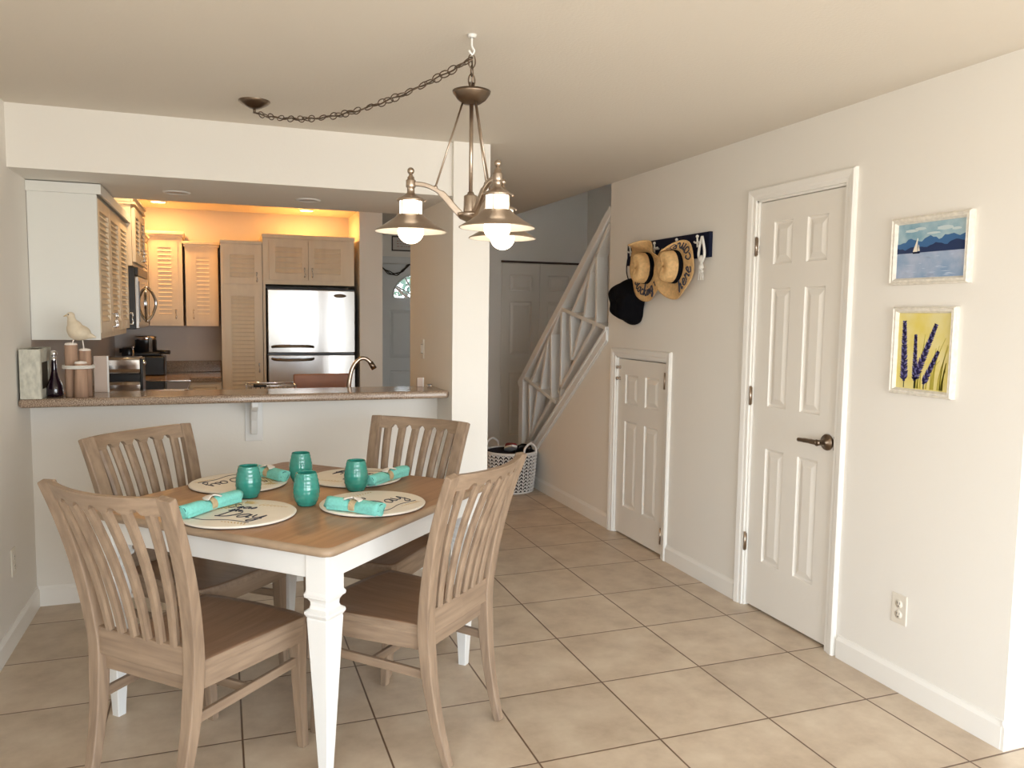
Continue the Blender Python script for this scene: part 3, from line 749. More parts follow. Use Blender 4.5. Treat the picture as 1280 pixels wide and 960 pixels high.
# sloping cap with moulding on top of the knee wall
def slope_pts(y0, y1, off): return (y0, strline(y0)+off), (y1, strline(y1)+off)
(ya, za), (yb, zb) = slope_pts(.785, 2.50, .0)
b.prism([(ya, za-.065), (yb, zb-.065), (yb, zb+.012), (ya, za+.012)], 0, XR-.018, XR)
b.prism([(ya, za-.002), (yb, zb-.002), (yb, zb+.022), (ya, za+.022)], 0, XR-.026, XR+.11)
b.prism([(ya, za-.078), (yb, zb-.078), (yb, zb-.062), (ya, za-.062)], 0, XR-.010, XR)
b.build('sloped_cap', M['white'], t, bevel=.003)
bx0, bx1 = XR+.005, XR+.095; bxm = (bx0+bx1)/2
def slat(p, q, w=.034, nm='baluster', dep=.085):
    b = MB(); b.bar((bxm, p[0], p[1]), (bxm, q[0], q[1]), w, dep, (1, 0, 0)); return b.build(nm, M['white'], t, bevel=.005)
slat((2.545, .845), (.80, 2.195), .062, 'handrail', .10)
b = MB(); b.box(bx0-.006, bx1+.006, 2.42, 2.52, 0, .885); b.build('newel_post', M['white'], t, bevel=.006)
for p, q in [((2.46, .93), (1.70, .775)), ((1.70, 1.535), (.84, 1.385))]: slat(p, q, .03, 'cross_bar', .09)
for p, q in [((2.30, .87), (2.26, .30)), ((2.10, .83), (2.24, .42)), ((1.79, .79), (2.42, .26)),
             ((1.60, 1.56), (2.27, .87)), ((1.90, 1.25), (2.03, .84)), ((1.83, 1.33), (1.80, .80)), ((1.62, 1.50), (1.62, .80)),
             ((1.46, 1.47), (1.42, 1.13)), ((1.23, 1.44), (1.39, 1.16)), ((1.00, 1.42), (1.66, .86)),
             ((.82, 2.10), (1.44, 1.47)), ((1.12, 1.79), (1.21, 1.44)), ((1.02, 1.91), (1.00, 1.40))]: slat(p, q)

# ------------------------------------------------------------------ basket
t = thing('laundry_basket', 'round woven white and dark basket at the foot of the stairs', 'basket', (-.062, 2.06, 0))
bprof = [(0, .0), (.165, .0), (.185, .02), (.197, .12), (.205, .24), (.212, .335)]
def brad(z):
    P = bprof[2:]
    for (r0, z0), (r1, z1) in zip(P, P[1:]):
        if z <= z1: return r0+(r1-r0)*max(0, (z-z0))/(z1-z0)
    return P[-1][0]
b = MB(); b.lathe(bprof, 36); b.lathe([(.20, .335), (.195, .24), (.18, .03), (0, .012)], 36); b.build('liner', M['basketd'], t)
b = MB(); nc = 30
for k in range(nc):
    a0 = 2*PI*k/nc
    for q in range(11):
        z = .02+q*.0285
        for s_ in (-1, 1):
            P = []
            for w_ in (0, .5, 1):
                a = a0 + s_*(PI/nc)*(1-w_)*.92; zz = z + w_*.024; r = brad(zz)+.004+.003*math.sin(PI*w_)
                P.append((r*math.cos(a), r*math.sin(a), zz))
            b.tube(P, .0048, 5)
    a = a0+PI/nc
    b.tube([((brad(z)+.003)*math.cos(a), (brad(z)+.003)*math.sin(a), z) for z in (.01, .1, .2, .335)], .0042, 5)
b.build('weave', M['basketw'], t)
for nm_, z, r in (('rim', .335, .011), ('foot_ring', .01, .008)):
    b = MB(); b.tube([((brad(z)+.003)*math.cos(2*PI*k/40), (brad(z)+.003)*math.sin(2*PI*k/40), z) for k in range(40)], r, 8, closed=True)
    b.build(nm_, M['basketw'], t)
for ang in (118, -62):
    a = math.radians(ang); c_ = Vector((.213*math.cos(a), .213*math.sin(a), .335)); tt = Vector((-math.sin(a), math.cos(a), 0))
    P = smooth_path([c_-tt*.075, c_-tt*.065+Vector((0,0,.05)), c_+Vector((0,0,.085)), c_+tt*.065+Vector((0,0,.05)), c_+tt*.075], 5)
    b = MB(); b.tube(P, .009, 8); b.build('handle', M['basketw'], t)
def shoe(label, loc, rz, tilt, m1):
    t = thing('slipper', label, 'shoe', loc, rz); t.rotation_euler = (tilt, .3, rz)
    b = MB(); rings = []
    for k in range(9):
        x = -.12+.24*k/8; w = .045*math.sin(PI*(k+.7)/9.4)**.6; hh = .022+.04*(k/8)**.8*(1 if k < 7 else .7)
        rings.append([(x, w*math.cos(2*PI*j/12), hh*.5+hh*.5*math.sin(2*PI*j/12)) for j in range(12)])
    b.loft(rings); b.build('upper', m1, t, sub=1)
    b = MB(); b.prism([(-.125+.25*k/8, .046*math.sin(PI*(k+.7)/9.4)**.6) for k in range(9)]+[(-.125+.25*k/8, -.046*math.sin(PI*(k+.7)/9.4)**.6) for k in range(8, -1, -1)], 2, -.010, .006); b.build('sole', M['basketw'] if m1 is M['red'] else M['black'], t)
shoe('maroon slipper with pale sole poking out of the basket', (-.075, 2.03, .365), 1.5, .2, M['red'])
shoe('black slipper on top of the basket pile, beside the maroon one', (.045, 2.03, .350), 1.4, .4, M['felt'])
shoe('black slipper lying against the basket rim nearest the wall', (.06, 2.08, .335), 1.7, .1, M['felt'])

# ------------------------------------------------------------------ script lettering (cursive strokes)
GL = {
 'a': (.55, [[(.45,.42),(.25,.5),(.05,.28),(.1,.03),(.3,.08),(.45,.45),(.43,.08),(.58,.06)]]),
 'b': (.5, [[(0,.1),(.2,.6),(.27,.98),(.14,.9),(.1,.1),(.28,0),(.42,.25),(.28,.45),(.14,.35)]]),
 'c': (.45, [[(.4,.4),(.25,.5),(.05,.25),(.2,0),(.45,.1)]]),
 'e': (.45, [[(0,.18),(.38,.32),(.25,.5),(.07,.3),(.15,.02),(.45,.1)]]),
 'g': (.55, [[(.45,.45),(.25,.5),(.05,.3),(.15,.05),(.4,.15),(.45,.45),(.42,-.3),(.2,-.42),(.15,-.25),(.55,.08)]]),
 'h': (.58, [[(0,.1),(.24,.85),(.15,1),(.08,0)],[(.08,.05),(.22,.4),(.38,.45),(.42,.03),(.58,.1)]]),
 'i': (.28, [[(0,.1),(.13,.48),(.13,.04),(.28,.1)],[(.16,.68),(.18,.72)]]),
 'k': (.52, [[(0,.1),(.24,.85),(.13,1),(.08,0)],[(.1,.25),(.4,.48),(.18,.27),(.42,0),(.52,.08)]]),
 'l': (.32, [[(0,.1),(.26,.82),(.18,1),(.09,.5),(.17,0),(.32,.1)]]),
 'm': (.68, [[(0,.4),(.08,.46),(.08,.0)],[(.08,.2),(.22,.47),(.29,.35),(.29,0)],[(.29,.2),(.43,.47),(.52,.35),(.53,.03),(.68,.1)]]),
 'n': (.5, [[(0,.4),(.08,.46),(.08,.0)],[(.08,.2),(.25,.48),(.35,.35),(.37,.03),(.5,.1)]]),
 'o': (.48, [[(.3,.5),(.08,.35),(.1,.05),(.33,.03),(.42,.3),(.3,.5),(.48,.42)]]),
 'r': (.42, [[(0,.1),(.12,.52),(.15,.38),(.33,.42),(.3,.05),(.42,.1)]]),
 's': (.38, [[(0,.1),(.2,.52),(.3,.2),(.15,0),(.03,.08)]]),
 't': (.32, [[(0,.1),(.2,.9),(.12,.1),(.32,.06)],[(0,.6),(.34,.66)]]),
 'y': (.5, [[(.03,.48),(.08,.12),(.3,.12),(.42,.48),(.4,-.3),(.2,-.42),(.15,-.25),(.5,.05)]]),
 'D': (.78, [[(.2,.95),(.15,.0)],[(0,.85),(.45,.98),(.72,.55),(.5,.06),(.05,.0)]]),
 'S': (.6, [[(.52,.85),(.3,1),(.1,.78),(.42,.42),(.34,.04),(.03,.1)]]),
 ' ': (.3, []),
}
def write(b, text, size, place, r=.0012, center=True, gap=.04):
    w = sum(GL[c][0]+gap for c in text); x = -w/2 if center else 0
    for c in text:
        for st in GL[c][1]:
            P = smooth_path([(x+p[0]+p[1]*.15, p[1], 0) for p in st], 4)
            b.tube([place(p.x*size, p.y*size) for p in P], r, 5)
        x += GL[c][0]+gap

# ------------------------------------------------------------------ hats, rack
t = thing('hat_rack', 'navy board with small white cleat hooks on the right wall', 'rack')
b = MB(); b.box(XR-.022, XR, -.425, .50, 1.795, 1.932); b.build('board', M['navy'], t, bevel=.003)
for y in (.40, .10, -.15, -.36):
    b = MB(Matrix.Translation((XR-.022, y, 1.875)))
    b.tube([(0, 0, 0), (-.03, 0, 0)], .006, 8); b.tube(smooth_path([(-.03, .035, .006), (-.036, .015, .0), (-.036, -.015, .0), (-.03, -.035, .006)], 3), .005, 8)
    b.tube([(-.03, 0, -.025), (-.034, 0, .03)], .005, 8); b.ball((-.034, 0, .033), .009, 10, 8)
    b.build('hook', M['rope'], t)

def straw_hat(label, y, z, R, cr, ch, txt, fold, a_txt, rot, dist, tilt=0, size=.095):
    """local: X = along the wall to the viewer's right (-y), Z = up the wall, Y local out of wall"""
    t = thing('straw_hat', label, 'hat', group='straw hats on the rack')
    del t['group']
    Mh = Matrix.Translation((XR-dist, y, z)) @ Matrix(((0, 0, -1, 0), (-1, 0, 0, 0), (0, 1, 0, 0), (0, 0, 0, 1))) @ Matrix.Rotation(rot, 4, 'Z') @ Matrix.Rotation(tilt, 4, 'X')
    t.matrix_world = Mh
    n = 64
    def brim(a, q):   # a angle, q 0..1 from crown to edge -> local (x,y,w)
        rr0 = cr; rx = R*(1+.04*math.sin(2*a+.6)+.03*math.sin(3*a))
        r = rr0+(rx-rr0)*q
        w = .004
        # brim curls toward viewer along the 'fold' direction
        for (fa, fs, fh, pull_) in fold:
            d = math.atan2(math.sin(a-fa), math.cos(a-fa)); g_ = math.exp(-(d/fs)**2)
            w += fh*g_*q**1.6; r -= pull_*g_*q**1.5
        w += .006*math.sin(5*a)*q
        return Vector((r*math.cos(a), r*math.sin(a)*1.0, w))
    b = MB()
    rings = [[tuple(brim(2*PI*k/n, q)) for k in range(n)] for q in [i/10 for i in range(11)]]
    b.loft(rings, True, 0, False)
    b.build('brim', M['straw'], t, solid=.004)
    b = MB(); rings = []
    for (f_, w) in ((1.0, .0), (.985, ch*.3), (.95, ch*.6), (.88, ch*.85), (.72, ch*.98), (.45, ch*.97), (.2, ch*.90), (.001, ch*.88)):
        rings.append([(cr*f_*math.cos(2*PI*k/n), cr*f_*math.sin(2*PI*k/n)*1.12, w*(1-.10*abs(math.cos(2*PI*k/n))*(1 if f_ < .9 else 0))+.004) for k in range(n)])
    b.loft(rings, True, 0, False); b.build('crown', M['straw'], t, solid=.003)
    b = MB(); b.loft([[(cr*f_*1.02*math.cos(2*PI*k/n), cr*f_*1.02*math.sin(2*PI*k/n)*1.12, w+.004) for k in range(n)] for f_, w in ((1.0, .002), (.99, ch*.30))], True, 0, False)
    b.build('hat_band', M['felt'], t, solid=.003)
    b = MB()
    rt = cr+(R-cr)*(.80 if size > .08 else .70)
    def place(px, py):
        a = a_txt + px/rt*1.0; q = (rt + py*-1 - cr)/(R-cr)
        q = min(max(q, 0), 1); p = brim(a, q); return p + Vector((0, 0, .004))
    write(b, txt, size, place, .0038); b.build('lettering', M['ink'], t)
    return t
straw_hat('straw sun hat lettered blocking, hung nearest the stairs', .160, 1.762, .200, .082, .10, 'blocking my', [(math.radians(100), .62, .12, .05), (math.radians(35), .35, .05, .05)], math.radians(-84), 0, .060, size=.072)
straw_hat('straw sun hat with black band lettered here comes', -.150, 1.755, .185, .082, .10, 'here comes', [(math.radians(100), .6, .09, .09), (math.radians(200), .6, .04, .0)], math.radians(14), 0, .055)
# black cap
t = thing('bucket_hat', 'floppy black fabric hat hanging below the left end of the rack', 'hat', (XR-.03, .43, 1.565))
b = MB(Matrix(((0, 0, -1, 0), (-1, 0, 0, 0), (0, 1, 0, 0), (0, 0, 0, 1)))); n = 48; rings = []
for (f_, w) in ((1.0, -.03), (.97, .0), (.86, .03), (.80, .05), (.76, .085), (.66, .115), (.45, .128), (.2, .12), (.001, .115)):
    rings.append([(.172*f_*math.cos(a)*(1+.06*math.sin(3*a+1))+.012*math.sin(4*a)*f_-.012, .155*f_*math.sin(a)*(1+.10*math.sin(2*a+2.6)), w*.8+.010*math.sin(5*a+2*f_)*f_) for a in [2*PI*k/n for k in range(n)]])
b.loft(rings, True, 0, False); b.build('crown', M['felt'], t, solid=.006, sub=1)
b = MB(); b.tube(smooth_path([(-.0, .0, .10), (-.015, .03, .19), (-.01, .02, .29), (0, -.01, .31), (-.01, -.03, .24), (0, -.06, .12)], 5), .0035, 6); b.build('chin_cord', M['navy'], t)
# rope ornament
t = thing('rope_ornament', 'knotted white rope ornament hanging from the right end of the rack', 'ornament', (XR-.052, -.40, 1.885))
b = MB()
for s_ in (-1, 1):
    b.tube(smooth_path([(0, 0, .02), (.0, .022*s_, -.04), (0, .025*s_, -.09), (0, -.010*s_, -.14), (0, .014*s_, -.17)], 5), .0075, 8)
b.ball((0, 0, -.10), (.014, .02, .02)).ball((0, 0, -.145), (.014, .018, .014))
b.build('rope', M['rope'], t)
b = MB()
for k in range(7): b.tube([(.006*math.sin(k), (k-3)*.004, -.15), (.008*math.sin(k*2), (k-3)*.006, -.215)], .0025, 5)
b.build('tassel', M['rope'], t)

# ------------------------------------------------------------------ paintings
M['frame'] = mat('antique_white_frame', (.72, .68, .60), .5, noise=.10, nscale=60)
def paint(b, pts, w, P): b.add([(x, y, w) for x, y in pts], [tuple(range(len(pts)))])
# seascape
W, H, fw = .357, .258, .026
Mp = frame((XR, -1.671, 1.603), (0, -1, 0), (0, 0, 1))
M['sea'] = mat('painted_water', (.22, .33, .50), .6, col2=(.42, .48, .62), nscale=14, stretch=(1, 1, 9))
pt, cv = picture_frame('framed_painting', 'framed seascape painting of a sailboat before blue mountains, upper of the two', Mp, W, H, fw, .024, M['frame'], mat('painted_sky', (.20, .36, .46), .6, col2=(.42, .55, .60), nscale=16, stretch=(1, 1, 3)))
def layer(name, polys, m_, base, parent, th=.0008):
    b = MB()
    for p in polys: b.prism(p, 2, base, base+th)
    return b.build(name, m_, parent)
z0 = .0085
ix0, ix1, iy0, iy1 = fw, W-fw, fw, H-fw
hz = iy0+.46*(iy1-iy0)
layer('painted_water', [[(ix0, iy0), (ix1, iy0), (ix1, hz+.01), (ix0, hz)]], M['sea'], z0, cv)
def ridge(h0, amp, seed):
    random.seed(seed); n = 24; top = []
    for k in range(n+1):
        x = ix1-(ix1-ix0)*k/n; top.append((x, hz+h0+amp*(.5+.5*math.sin(k*.9+seed))*.6+amp*random.random()*.4 + (x-ix0)*.06))
    return [(ix0, hz), (ix1, hz)] + top
layer('far_mountains', [ridge(.030, .024, 3)], mat('paint_blue_mid', (.04, .13, .30), .6), z0, cv, .0012)
layer('near_mountains', [ridge(.008, .016, 5)], mat('paint_navy', (.012, .03, .10), .6), z0, cv, .0016)
bx = ix0+.30*(ix1-ix0)
layer('painted_sails', [[(bx-.016, hz+.004), (bx+.004, hz+.004), (bx+.004, hz+.055), (bx-.006, hz+.03)], [(bx+.006, hz+.006), (bx+.016, hz+.006), (bx+.010, hz+.03)]], mat('paint_cream', (.80, .74, .62), .6), z0, cv, .0024)
layer('painted_hull', [[(bx-.015, hz-.003), (bx+.014, hz-.003), (bx+.018, hz+.003), (bx-.018, hz+.003)]], M['navy'], z0, cv, .0024)
random.seed(9)
rf = []
for k in range(26):
    x = ix0+.01+random.random()*(ix1-ix0-.07); y = iy0+.006+random.random()*(hz-iy0-.02); l = .012+random.random()*.045
    rf.append([(x, y), (x+l*.5, y-.0012), (x+l, y), (x+l*.5, y+.0014)])
layer('painted_ripples', rf, mat('paint_ripple', (.46, .55, .68), .6), z0, cv, .0014)
cl = []
for (x, y, rx, ry) in ((.09, .205, .03, .006), (.13, .21, .025, .006), (.24, .205, .035, .008), (.29, .198, .02, .005), (.19, .19, .03, .004)):
    cl.append([(x+rx*math.cos(2*PI*k/12)*(1+.2*math.sin(3*k)), y+ry*math.sin(2*PI*k/12)) for k in range(12)])
layer('painted_clouds', cl, mat('paint_cloud', (.55, .64, .66), .6), z0, cv, .001)
# lavender
W, H, fw = .288, .338, .024
Mp = frame((XR, -1.700, 1.181), (0, -1, 0), (0, 0, 1))
pt, cv = picture_frame('framed_painting', 'framed painting of purple lavender on yellow, lower of the two', Mp, W, H, fw, .024, M['frame'], mat('painted_yellow', (.72, .60, .14), .6, col2=(.74, .66, .32), nscale=12))
z0 = .0085
random.seed(4)
gr = []
for k in range(16):
    x = .09+random.random()*.16; l = .10+random.random()*.13; dx = .01+random.random()*.05; w = .003
    P = [(x+dx*(q/6)**2, .028+l*q/6) for q in range(7)]
    P = [p for p in P if p[0] < W-.03]
    if len(P) > 2: gr.append([(a-w*(1-i/7), c) for i, (a, c) in enumerate(P)] + [(a+w*(1-i/7), c) for i, (a, c) in reversed(list(enumerate(P)))])
layer('painted_grass', gr, mat('paint_olive', (.42, .36, .05), .6), z0, cv, .0010)
fl = []; fl2 = []; stems = []
for (x0, y0, x1, y1, wd) in ((.062, .055, .052, .285, .026), (.112, .06, .108, .235, .018), (.115, .065, .20, .275, .024), (.155, .05, .215, .175, .020)):
    n = int(math.hypot(x1-x0, y1-y0)/.0085); a0 = math.atan2(y1-y0, x1-x0)
    stems.append([(x0-.002, .027), (x0+.002, .027), (x0+.0015, y0+.02), (x0-.0015, y0+.02)])
    for k in range(n):
        f = k/n; cx = x0+(x1-x0)*f; cy = y0+(y1-y0)*f; ww = wd*(1-.55*f)
        for s_ in (-1, 1):
            a = a0+s_*(.75+random.random()*.25); L_ = ww
            tip = (cx+L_*math.cos(a), cy+L_*math.sin(a)); nx, ny = -math.sin(a)*.0042, math.cos(a)*.0042
            mx, my = cx+L_*.5*math.cos(a), cy+L_*.5*math.sin(a)
            (fl if (k+s_) % 3 else fl2).append([(cx, cy), (mx-nx, my-ny), tip, (mx+nx, my+ny)])
        fl.append([(cx-.006, cy-.004), (cx+.006, cy-.004), (cx+.004, cy+.007), (cx-.004, cy+.007)])
layer('painted_lavender', fl, mat('paint_violet', (.035, .028, .12), .6), z0, cv, .0014)
layer('painted_highlights', fl2, mat('paint_lilac', (.13, .12, .30), .6), z0, cv, .0020)
layer('painted_stems', stems, mat('paint_dark_green', (.05, .06, .03), .6), z0, cv, .0010)
# picture over the front door
Mp = frame((-.475, 5.0, 2.185), (1, 0, 0), (0, 0, 1))
pt, cv = picture_frame('framed_print', 'dark framed small print hung above the front door', Mp, .42, .17, .014, .015, M['track'], mat('print_paper', (.60, .56, .52), .7))
b = MB(); random.seed(2)
for r_ in range(3):
    x = .06
    while x < .34:
        l = .01+random.random()*.02; b.box(x, x+l, .05+r_*.03, .056+r_*.03, .0055, .0062); x += l+.012
b.build('print_marks', mat('print_red', (.35, .12, .08), .7), cv)

# ------------------------------------------------------------------ dining table
TC = Vector((-2.045, -1.035, 0)); TR_ = math.radians(45.5); TS = 1.075/2; TH = .765
t = thing('dining_table', 'square dining table with brown wooden top and white legs', 'table', TC, TR_)
def rsq(h, r, n=5):
    P = []
    for cx, cy, a0 in ((h-r, h-r, 0), (-h+r, h-r, 90), (-h+r, -h+r, 180), (h-r, -h+r, 270)):
        for k in range(n+1):
            a = math.radians(a0+90*k/n); P.append((cx+r*math.cos(a), cy+r*math.sin(a)))
    return P
b = MB(); rings = []
for h_, z in ((TS-.016, TH-.030), (TS-.006, TH-.027), (TS, TH-.018), (TS, TH-.010), (TS-.004, TH-.003), (TS-.012, TH)):
    rings.append([(x, y, z) for x, y in rsq(h_, .035)])
b.loft(rings, True, 1, False); b.add(rings[0], [tuple(range(len(rings[0])))], mi=1); b.add(rings[-1], [tuple(range(len(rings[-1])))], mi=0)
b.build('tabletop', [M['ttop'], M['tedge']], t)
b = MB(); q = TS-.048
for s_ in (-1, 1):
    b.box(-q+.05, q-.05, s_*q-.011, s_*q+.011, .655, TH-.030); b.box(s_*q-.011, s_*q+.011, -q+.05, q-.05, .655, TH-.030)
b.build('apron', M['white'], t, bevel=.003)
lp = [(0, .0165), (.03, .0175), (.525, .042), (.53, .0405), (.535, .044), (.542, .048), (.549, .048), (.553, .043), (.558, .036), (.568, .033), (.58, .034), (.590, .040), (.596, .048), (.604, .049), (.610, .045), (.615, .0435), (.734, .0435)]
for sx in (-1, 1):
    for sy in (-1, 1):
        b = MB(); c_ = TS-.075
        rings = []
        for z, h_ in lp:
            ch_ = h_*.14
            rings.append([(sx*c_+x, sy*c_+y, z) for x, y in [(h_, h_-ch_), (h_-ch_, h_), (-h_+ch_, h_), (-h_, h_-ch_), (-h_, -h_+ch_), (-h_+ch_, -h_), (h_-ch_, -h_), (h_, -h_+ch_)]])
        b.loft(rings, False); b.build('leg', M['white'], t)

# ------------------------------------------------------------------ chairs
def make_chair():
    t = thing('dining_chair', '', 'chair')
    SH = .462
    # seat slab, slightly wider in front
    b = MB(); 
    def seat_out(g, yy0=-.215, yy1=.235):
        P = [(-.194-g, yy0-g), (.194+g, yy0-g)]
        n = 8
        P += [(.232+g, yy1-.03), (.222+g, yy1-.008+g)]
        for k in range(1, n): 
            x = .222-.444*k/n; P.append((x, yy1+.012*math.sin(PI*k/n)+g))
        P += [(-.222-g, yy1-.008+g), (-.232-g, yy1-.03)]
        return P
    rings = [[(x, y, z) for x, y in seat_out(g)] for g, z in ((0, SH-.024), (0, SH-.006), (-.004, SH))]
    b.loft(rings, False, 1, False); b.add(rings[0], [tuple(range(len(rings[0])))], mi=1)
    # dished top
    inner = [[(x*f, (y-.01)*f+.01, SH-d) for x, y in seat_out(-.004)] for f, d in ((1, 0), (.9, .002), (.7, .007), (.4, .010), (.05, .010))]
    b.loft(inner, True, 0, False); b.add(inner[-1], [tuple(range(len(inner[-1])))], mi=0)
    b.build('seat', [M['seat'], M['chairy']], t)
    b = MB()
    b.box(-.225, .225, .205, .226, SH-.082, SH-.024); b.box(-.186, .186, -.222, -.204, SH-.082, SH-.024)
    b.build('seat_rail', M['chairx'], t, bevel=.003)
    for s_ in (-1, 1):
        b = MB(); b.prism([(s_*.178, -.215), (s_*.194, -.215), (s_*.2320, .205), (s_*.214, .205)], 2, SH-.082, SH-.024); b.build('side_rail', M['chairy'], t, bevel=.003)
    # front legs
    for s_ in (-1, 1):
        b = MB(); rings = []
        for z, h_, x, y in ((0, .014, .203, .228), (.25, .018, .205, .208), (.40, .021, .206, .202), (SH-.024, .021, .206, .202)):
            rings.append([(s_*x+a*h_, y+c*h_, z) for a, c in ((-1,-1),(1,-1),(1,1),(-1,1))])
        b.loft(rings, False); b.build('front_leg', M['chairz'], t, bevel=.003)
    # rear posts: one curved board from floor to crest
    def post(z):
        if z <= .46:
            pz = [(0, .174, -.300), (.12, .181, -.266), (.26, .188, -.240), (.38, .193, -.229), (.46, .197, -.226)]
            for (z0, x0, y0), (z1, x1, y1) in zip(pz, pz[1:]):
                if z <= z1: f = (z-z0)/(z1-z0); return x0+(x1-x0)*f, y0+(y1-y0)*f
        q = (z-.46)/.515
        return .197+.040*q, -.226-.035*q-.085*q*q
    zs = [0, .06, .12, .19, .26, .33, .40, .46, .52, .59, .66, .74, .82, .90, .975]
    for s_ in (-1, 1):
        b = MB(); P = []; ws = []; hs = []
        sm = smooth_path([(s_*post(z)[0], post(z)[1], z) for z in (0, .12, .26, .36, .46, .56, .66, .76, .87, .975)], 4)
        for p in sm:
            P.append(p); z = p.z
            ws.append(.030+.016*min(1, z/.4)+.010*max(0, (z-.5)/.5)); hs.append(.026+.016*min(1, z/.35)-.016*max(0, (z-.45)/.5))
        b.path_rect(P, ws, hs, up=(0, 1, 0), smooth=False); b.build('rear_post', M['chairz'], t, bevel=.004)
    # crest rail : bowed backwards, scalloped lower edge
    def bow(x, z): return post(min(z, .975))[1] - .046*(1-(x/.215)**2)*max(0, (z-.46)/.515)
    nsl = 6
    xt = [-.174+.348*k/(nsl-1) for k in range(nsl)]; xb = [-.132+.264*k/(nsl-1) for k in range(nsl)]
    b = MB(); n = 60; top = []; X0 = .215
    def low(x):
        z = .922
        for k in range(nsl-1):
            c_ = (xt[k]+xt[k+1])/2; d = abs(x-c_)
            if d < .0175: z += .017*math.sqrt(max(0, 1-(d/.0175)**2))
        return z
    vs = []; fs = []
    for k in range(n+1):
        x = -X0+2*X0*k/n; zt = .976-.004*(1-(x/X0)**2); zl = low(x)
        for (zz, dy) in ((zl, .012), (zt, .010), (zt, -.012), (zl, -.012)):
            vs.append((x, bow(x, zz)+dy, zz))
    for k in range(n):
        for j in range(4): fs.append((k*4+j, k*4+(j+1) % 4, k*4+4+(j+1) % 4, k*4+4+j))
    fs += [(0,1,2,3), (n*4, n*4+1, n*4+2, n*4+3)]
    b.add(vs, fs); b.build('crest_rail', M['chairx'], t)
    # lower back rail
    b = MB(); b.path_rect([(-.205, bow(-.2, .47), .475), (0, bow(0, .47)-.006, .475), (.205, bow(.2, .47), .475)], .024, .085, up=(0, 0, 1)); b.build('back_rail', M['chairx'], t, bevel=.003)
    for k in range(nsl):
        b = MB(); rings = []
        for f in [i/8 for i in range(9)]:
            z = .512+(.927-.512)*f; x = xb[k]+(xt[k]-xb[k])*f; y = bow(x, z)+.004*math.sin(PI*f)
            w = .0155+.0035*f; d = .010
            rings.append([(x+w*a, y+d*c, z) for a, c in ((-1, -.5), (-.5, -1), (.5, -1), (1, -.5), (1, .5), (.45, 1), (-.45, 1), (-1, .5))])
        b.loft(rings, False); b.build('slat', M['chairz'], t)
    # stretchers
    for s_ in (-1, 1):
        b = MB(); b.bar((s_*.205, .19, .312), (s_*.188, post(.30)[1]+.01, .300), .016, .030); b.build('side_stretcher', M['chairy'], t, bevel=.003)
    b = MB(); b.bar((-.192, -.01, .305), (.192, -.01, .305), .016, .028); b.build('cross_stretcher', M['chairx'], t, bevel=.003)
    return t
ch = make_chair()
spots = [((-2.395, -1.490), -45, 'wooden slat-back dining chair in the near left, its back toward the viewer'),
         ((-1.735, -1.420), 43, 'wooden slat-back dining chair on the near right, seen from behind beside the open floor'),
         ((-2.410, -.820), -135, 'wooden slat-back dining chair against the bar side, at the far left of the table'),
         ((-1.700, -.745), 135, 'wooden slat-back dining chair at the far right of the table, by the column')]
for i, (p, a, lab) in enumerate(spots):
    o = ch if i == 0 else copy_tree(ch)
    o.location = (*p, 0); o.rotation_euler = (0, 0, math.radians(a)); o['label'] = lab; o['group'] = 'dining chairs around the table'

# ------------------------------------------------------------------ table setting
def placemat(label, x, y, rz):
    t = thing('round_placemat', label, 'placemat', (x, y, TH), rz, 'round placemats on the table')
    b = MB(); b.lathe([(0, 0), (.186, 0), (.190, .004)], 56); b.build('dark_underside', M['mat_edge'], t)
    b = MB(); b.lathe([(.190, .004), (.192, .008), (.189, .011), (.184, .0115), (0, .0115)], 56); f = b.build('board', M['mat_cream'], t)
    z = .0120
    b = MB()
    write(b, 'Seas', .050, lambda px, py: (px*1.0-.02, py+.050, z), .0018)
    write(b, 'the', .034, lambda px, py: (px-.02, py+.006, z), .0015)
    write(b, 'Day', .090, lambda px, py: (px+.03, py-.065, z), .0022)
    b.tube(smooth_path([(-.13, -.10, z), (-.06, -.12, z), (.02, -.105, z), (.10, -.12, z)], 5), .0015, 5)
    b.build('lettering', M['ink'], f)
    b = MB()
    # pineapple, upper left, leaning right
    pc = Vector((-.085, .075)); 
    for i in range(-4, 5):
        for j in range(-5, 6):
            u_, v_ = i*.011, j*.011
            if (u_/.040)**2+(v_/.055)**2 < 1:
                a = -.6; x_ = pc.x+u_*math.cos(a)-v_*math.sin(a); y_ = pc.y+u_*math.sin(a)+v_*math.cos(a)
                b.prism([(x_-.005, y_), (x_, y_-.0062), (x_+.005, y_), (x_, y_+.0062)], 2, .0114, .0123)
    for k in range(9):
        a = math.radians(-10+14*k); L_ = .05
        p0 = Vector((-.045, .125)); d = Vector((math.cos(a), math.sin(a)))
        b.tube([(p0.x, p0.y, z-.0005), (p0.x+d.x*L_*.6, p0.y+d.y*L_*.6, z-.0005), (p0.x+d.x*L_, p0.y+d.y*L_*.8, z-.0005)], [.0035, .0025, .0006], 5, flat=.3)
    for k in range(8):
        x_ = .02+.014*k; b.tube([(x_, .105, z-.0005), (x_+.012, .135-.004*k, z-.0005)], [.003, .0008], 5, flat=.3)
        b.tube([(.09-.012*k, -.125, z-.0005), (.098-.012*k, -.150+.003*k, z-.0005)], [.003, .0008], 5, flat=.3)
    b.build('gold_pineapple', M['gold'], f)
    return t
mats = [placemat('round cream placemat at the near left place setting', -2.28, -1.285, math.radians(-30)),
        placemat('round cream placemat at the near right place setting', -1.815, -1.268, math.radians(42)),
        placemat('round cream placemat at the far left place setting', -2.27, -.760, math.radians(-135)),
        placemat('round cream placemat at the far right place setting', -1.80, -.785, math.radians(150))]

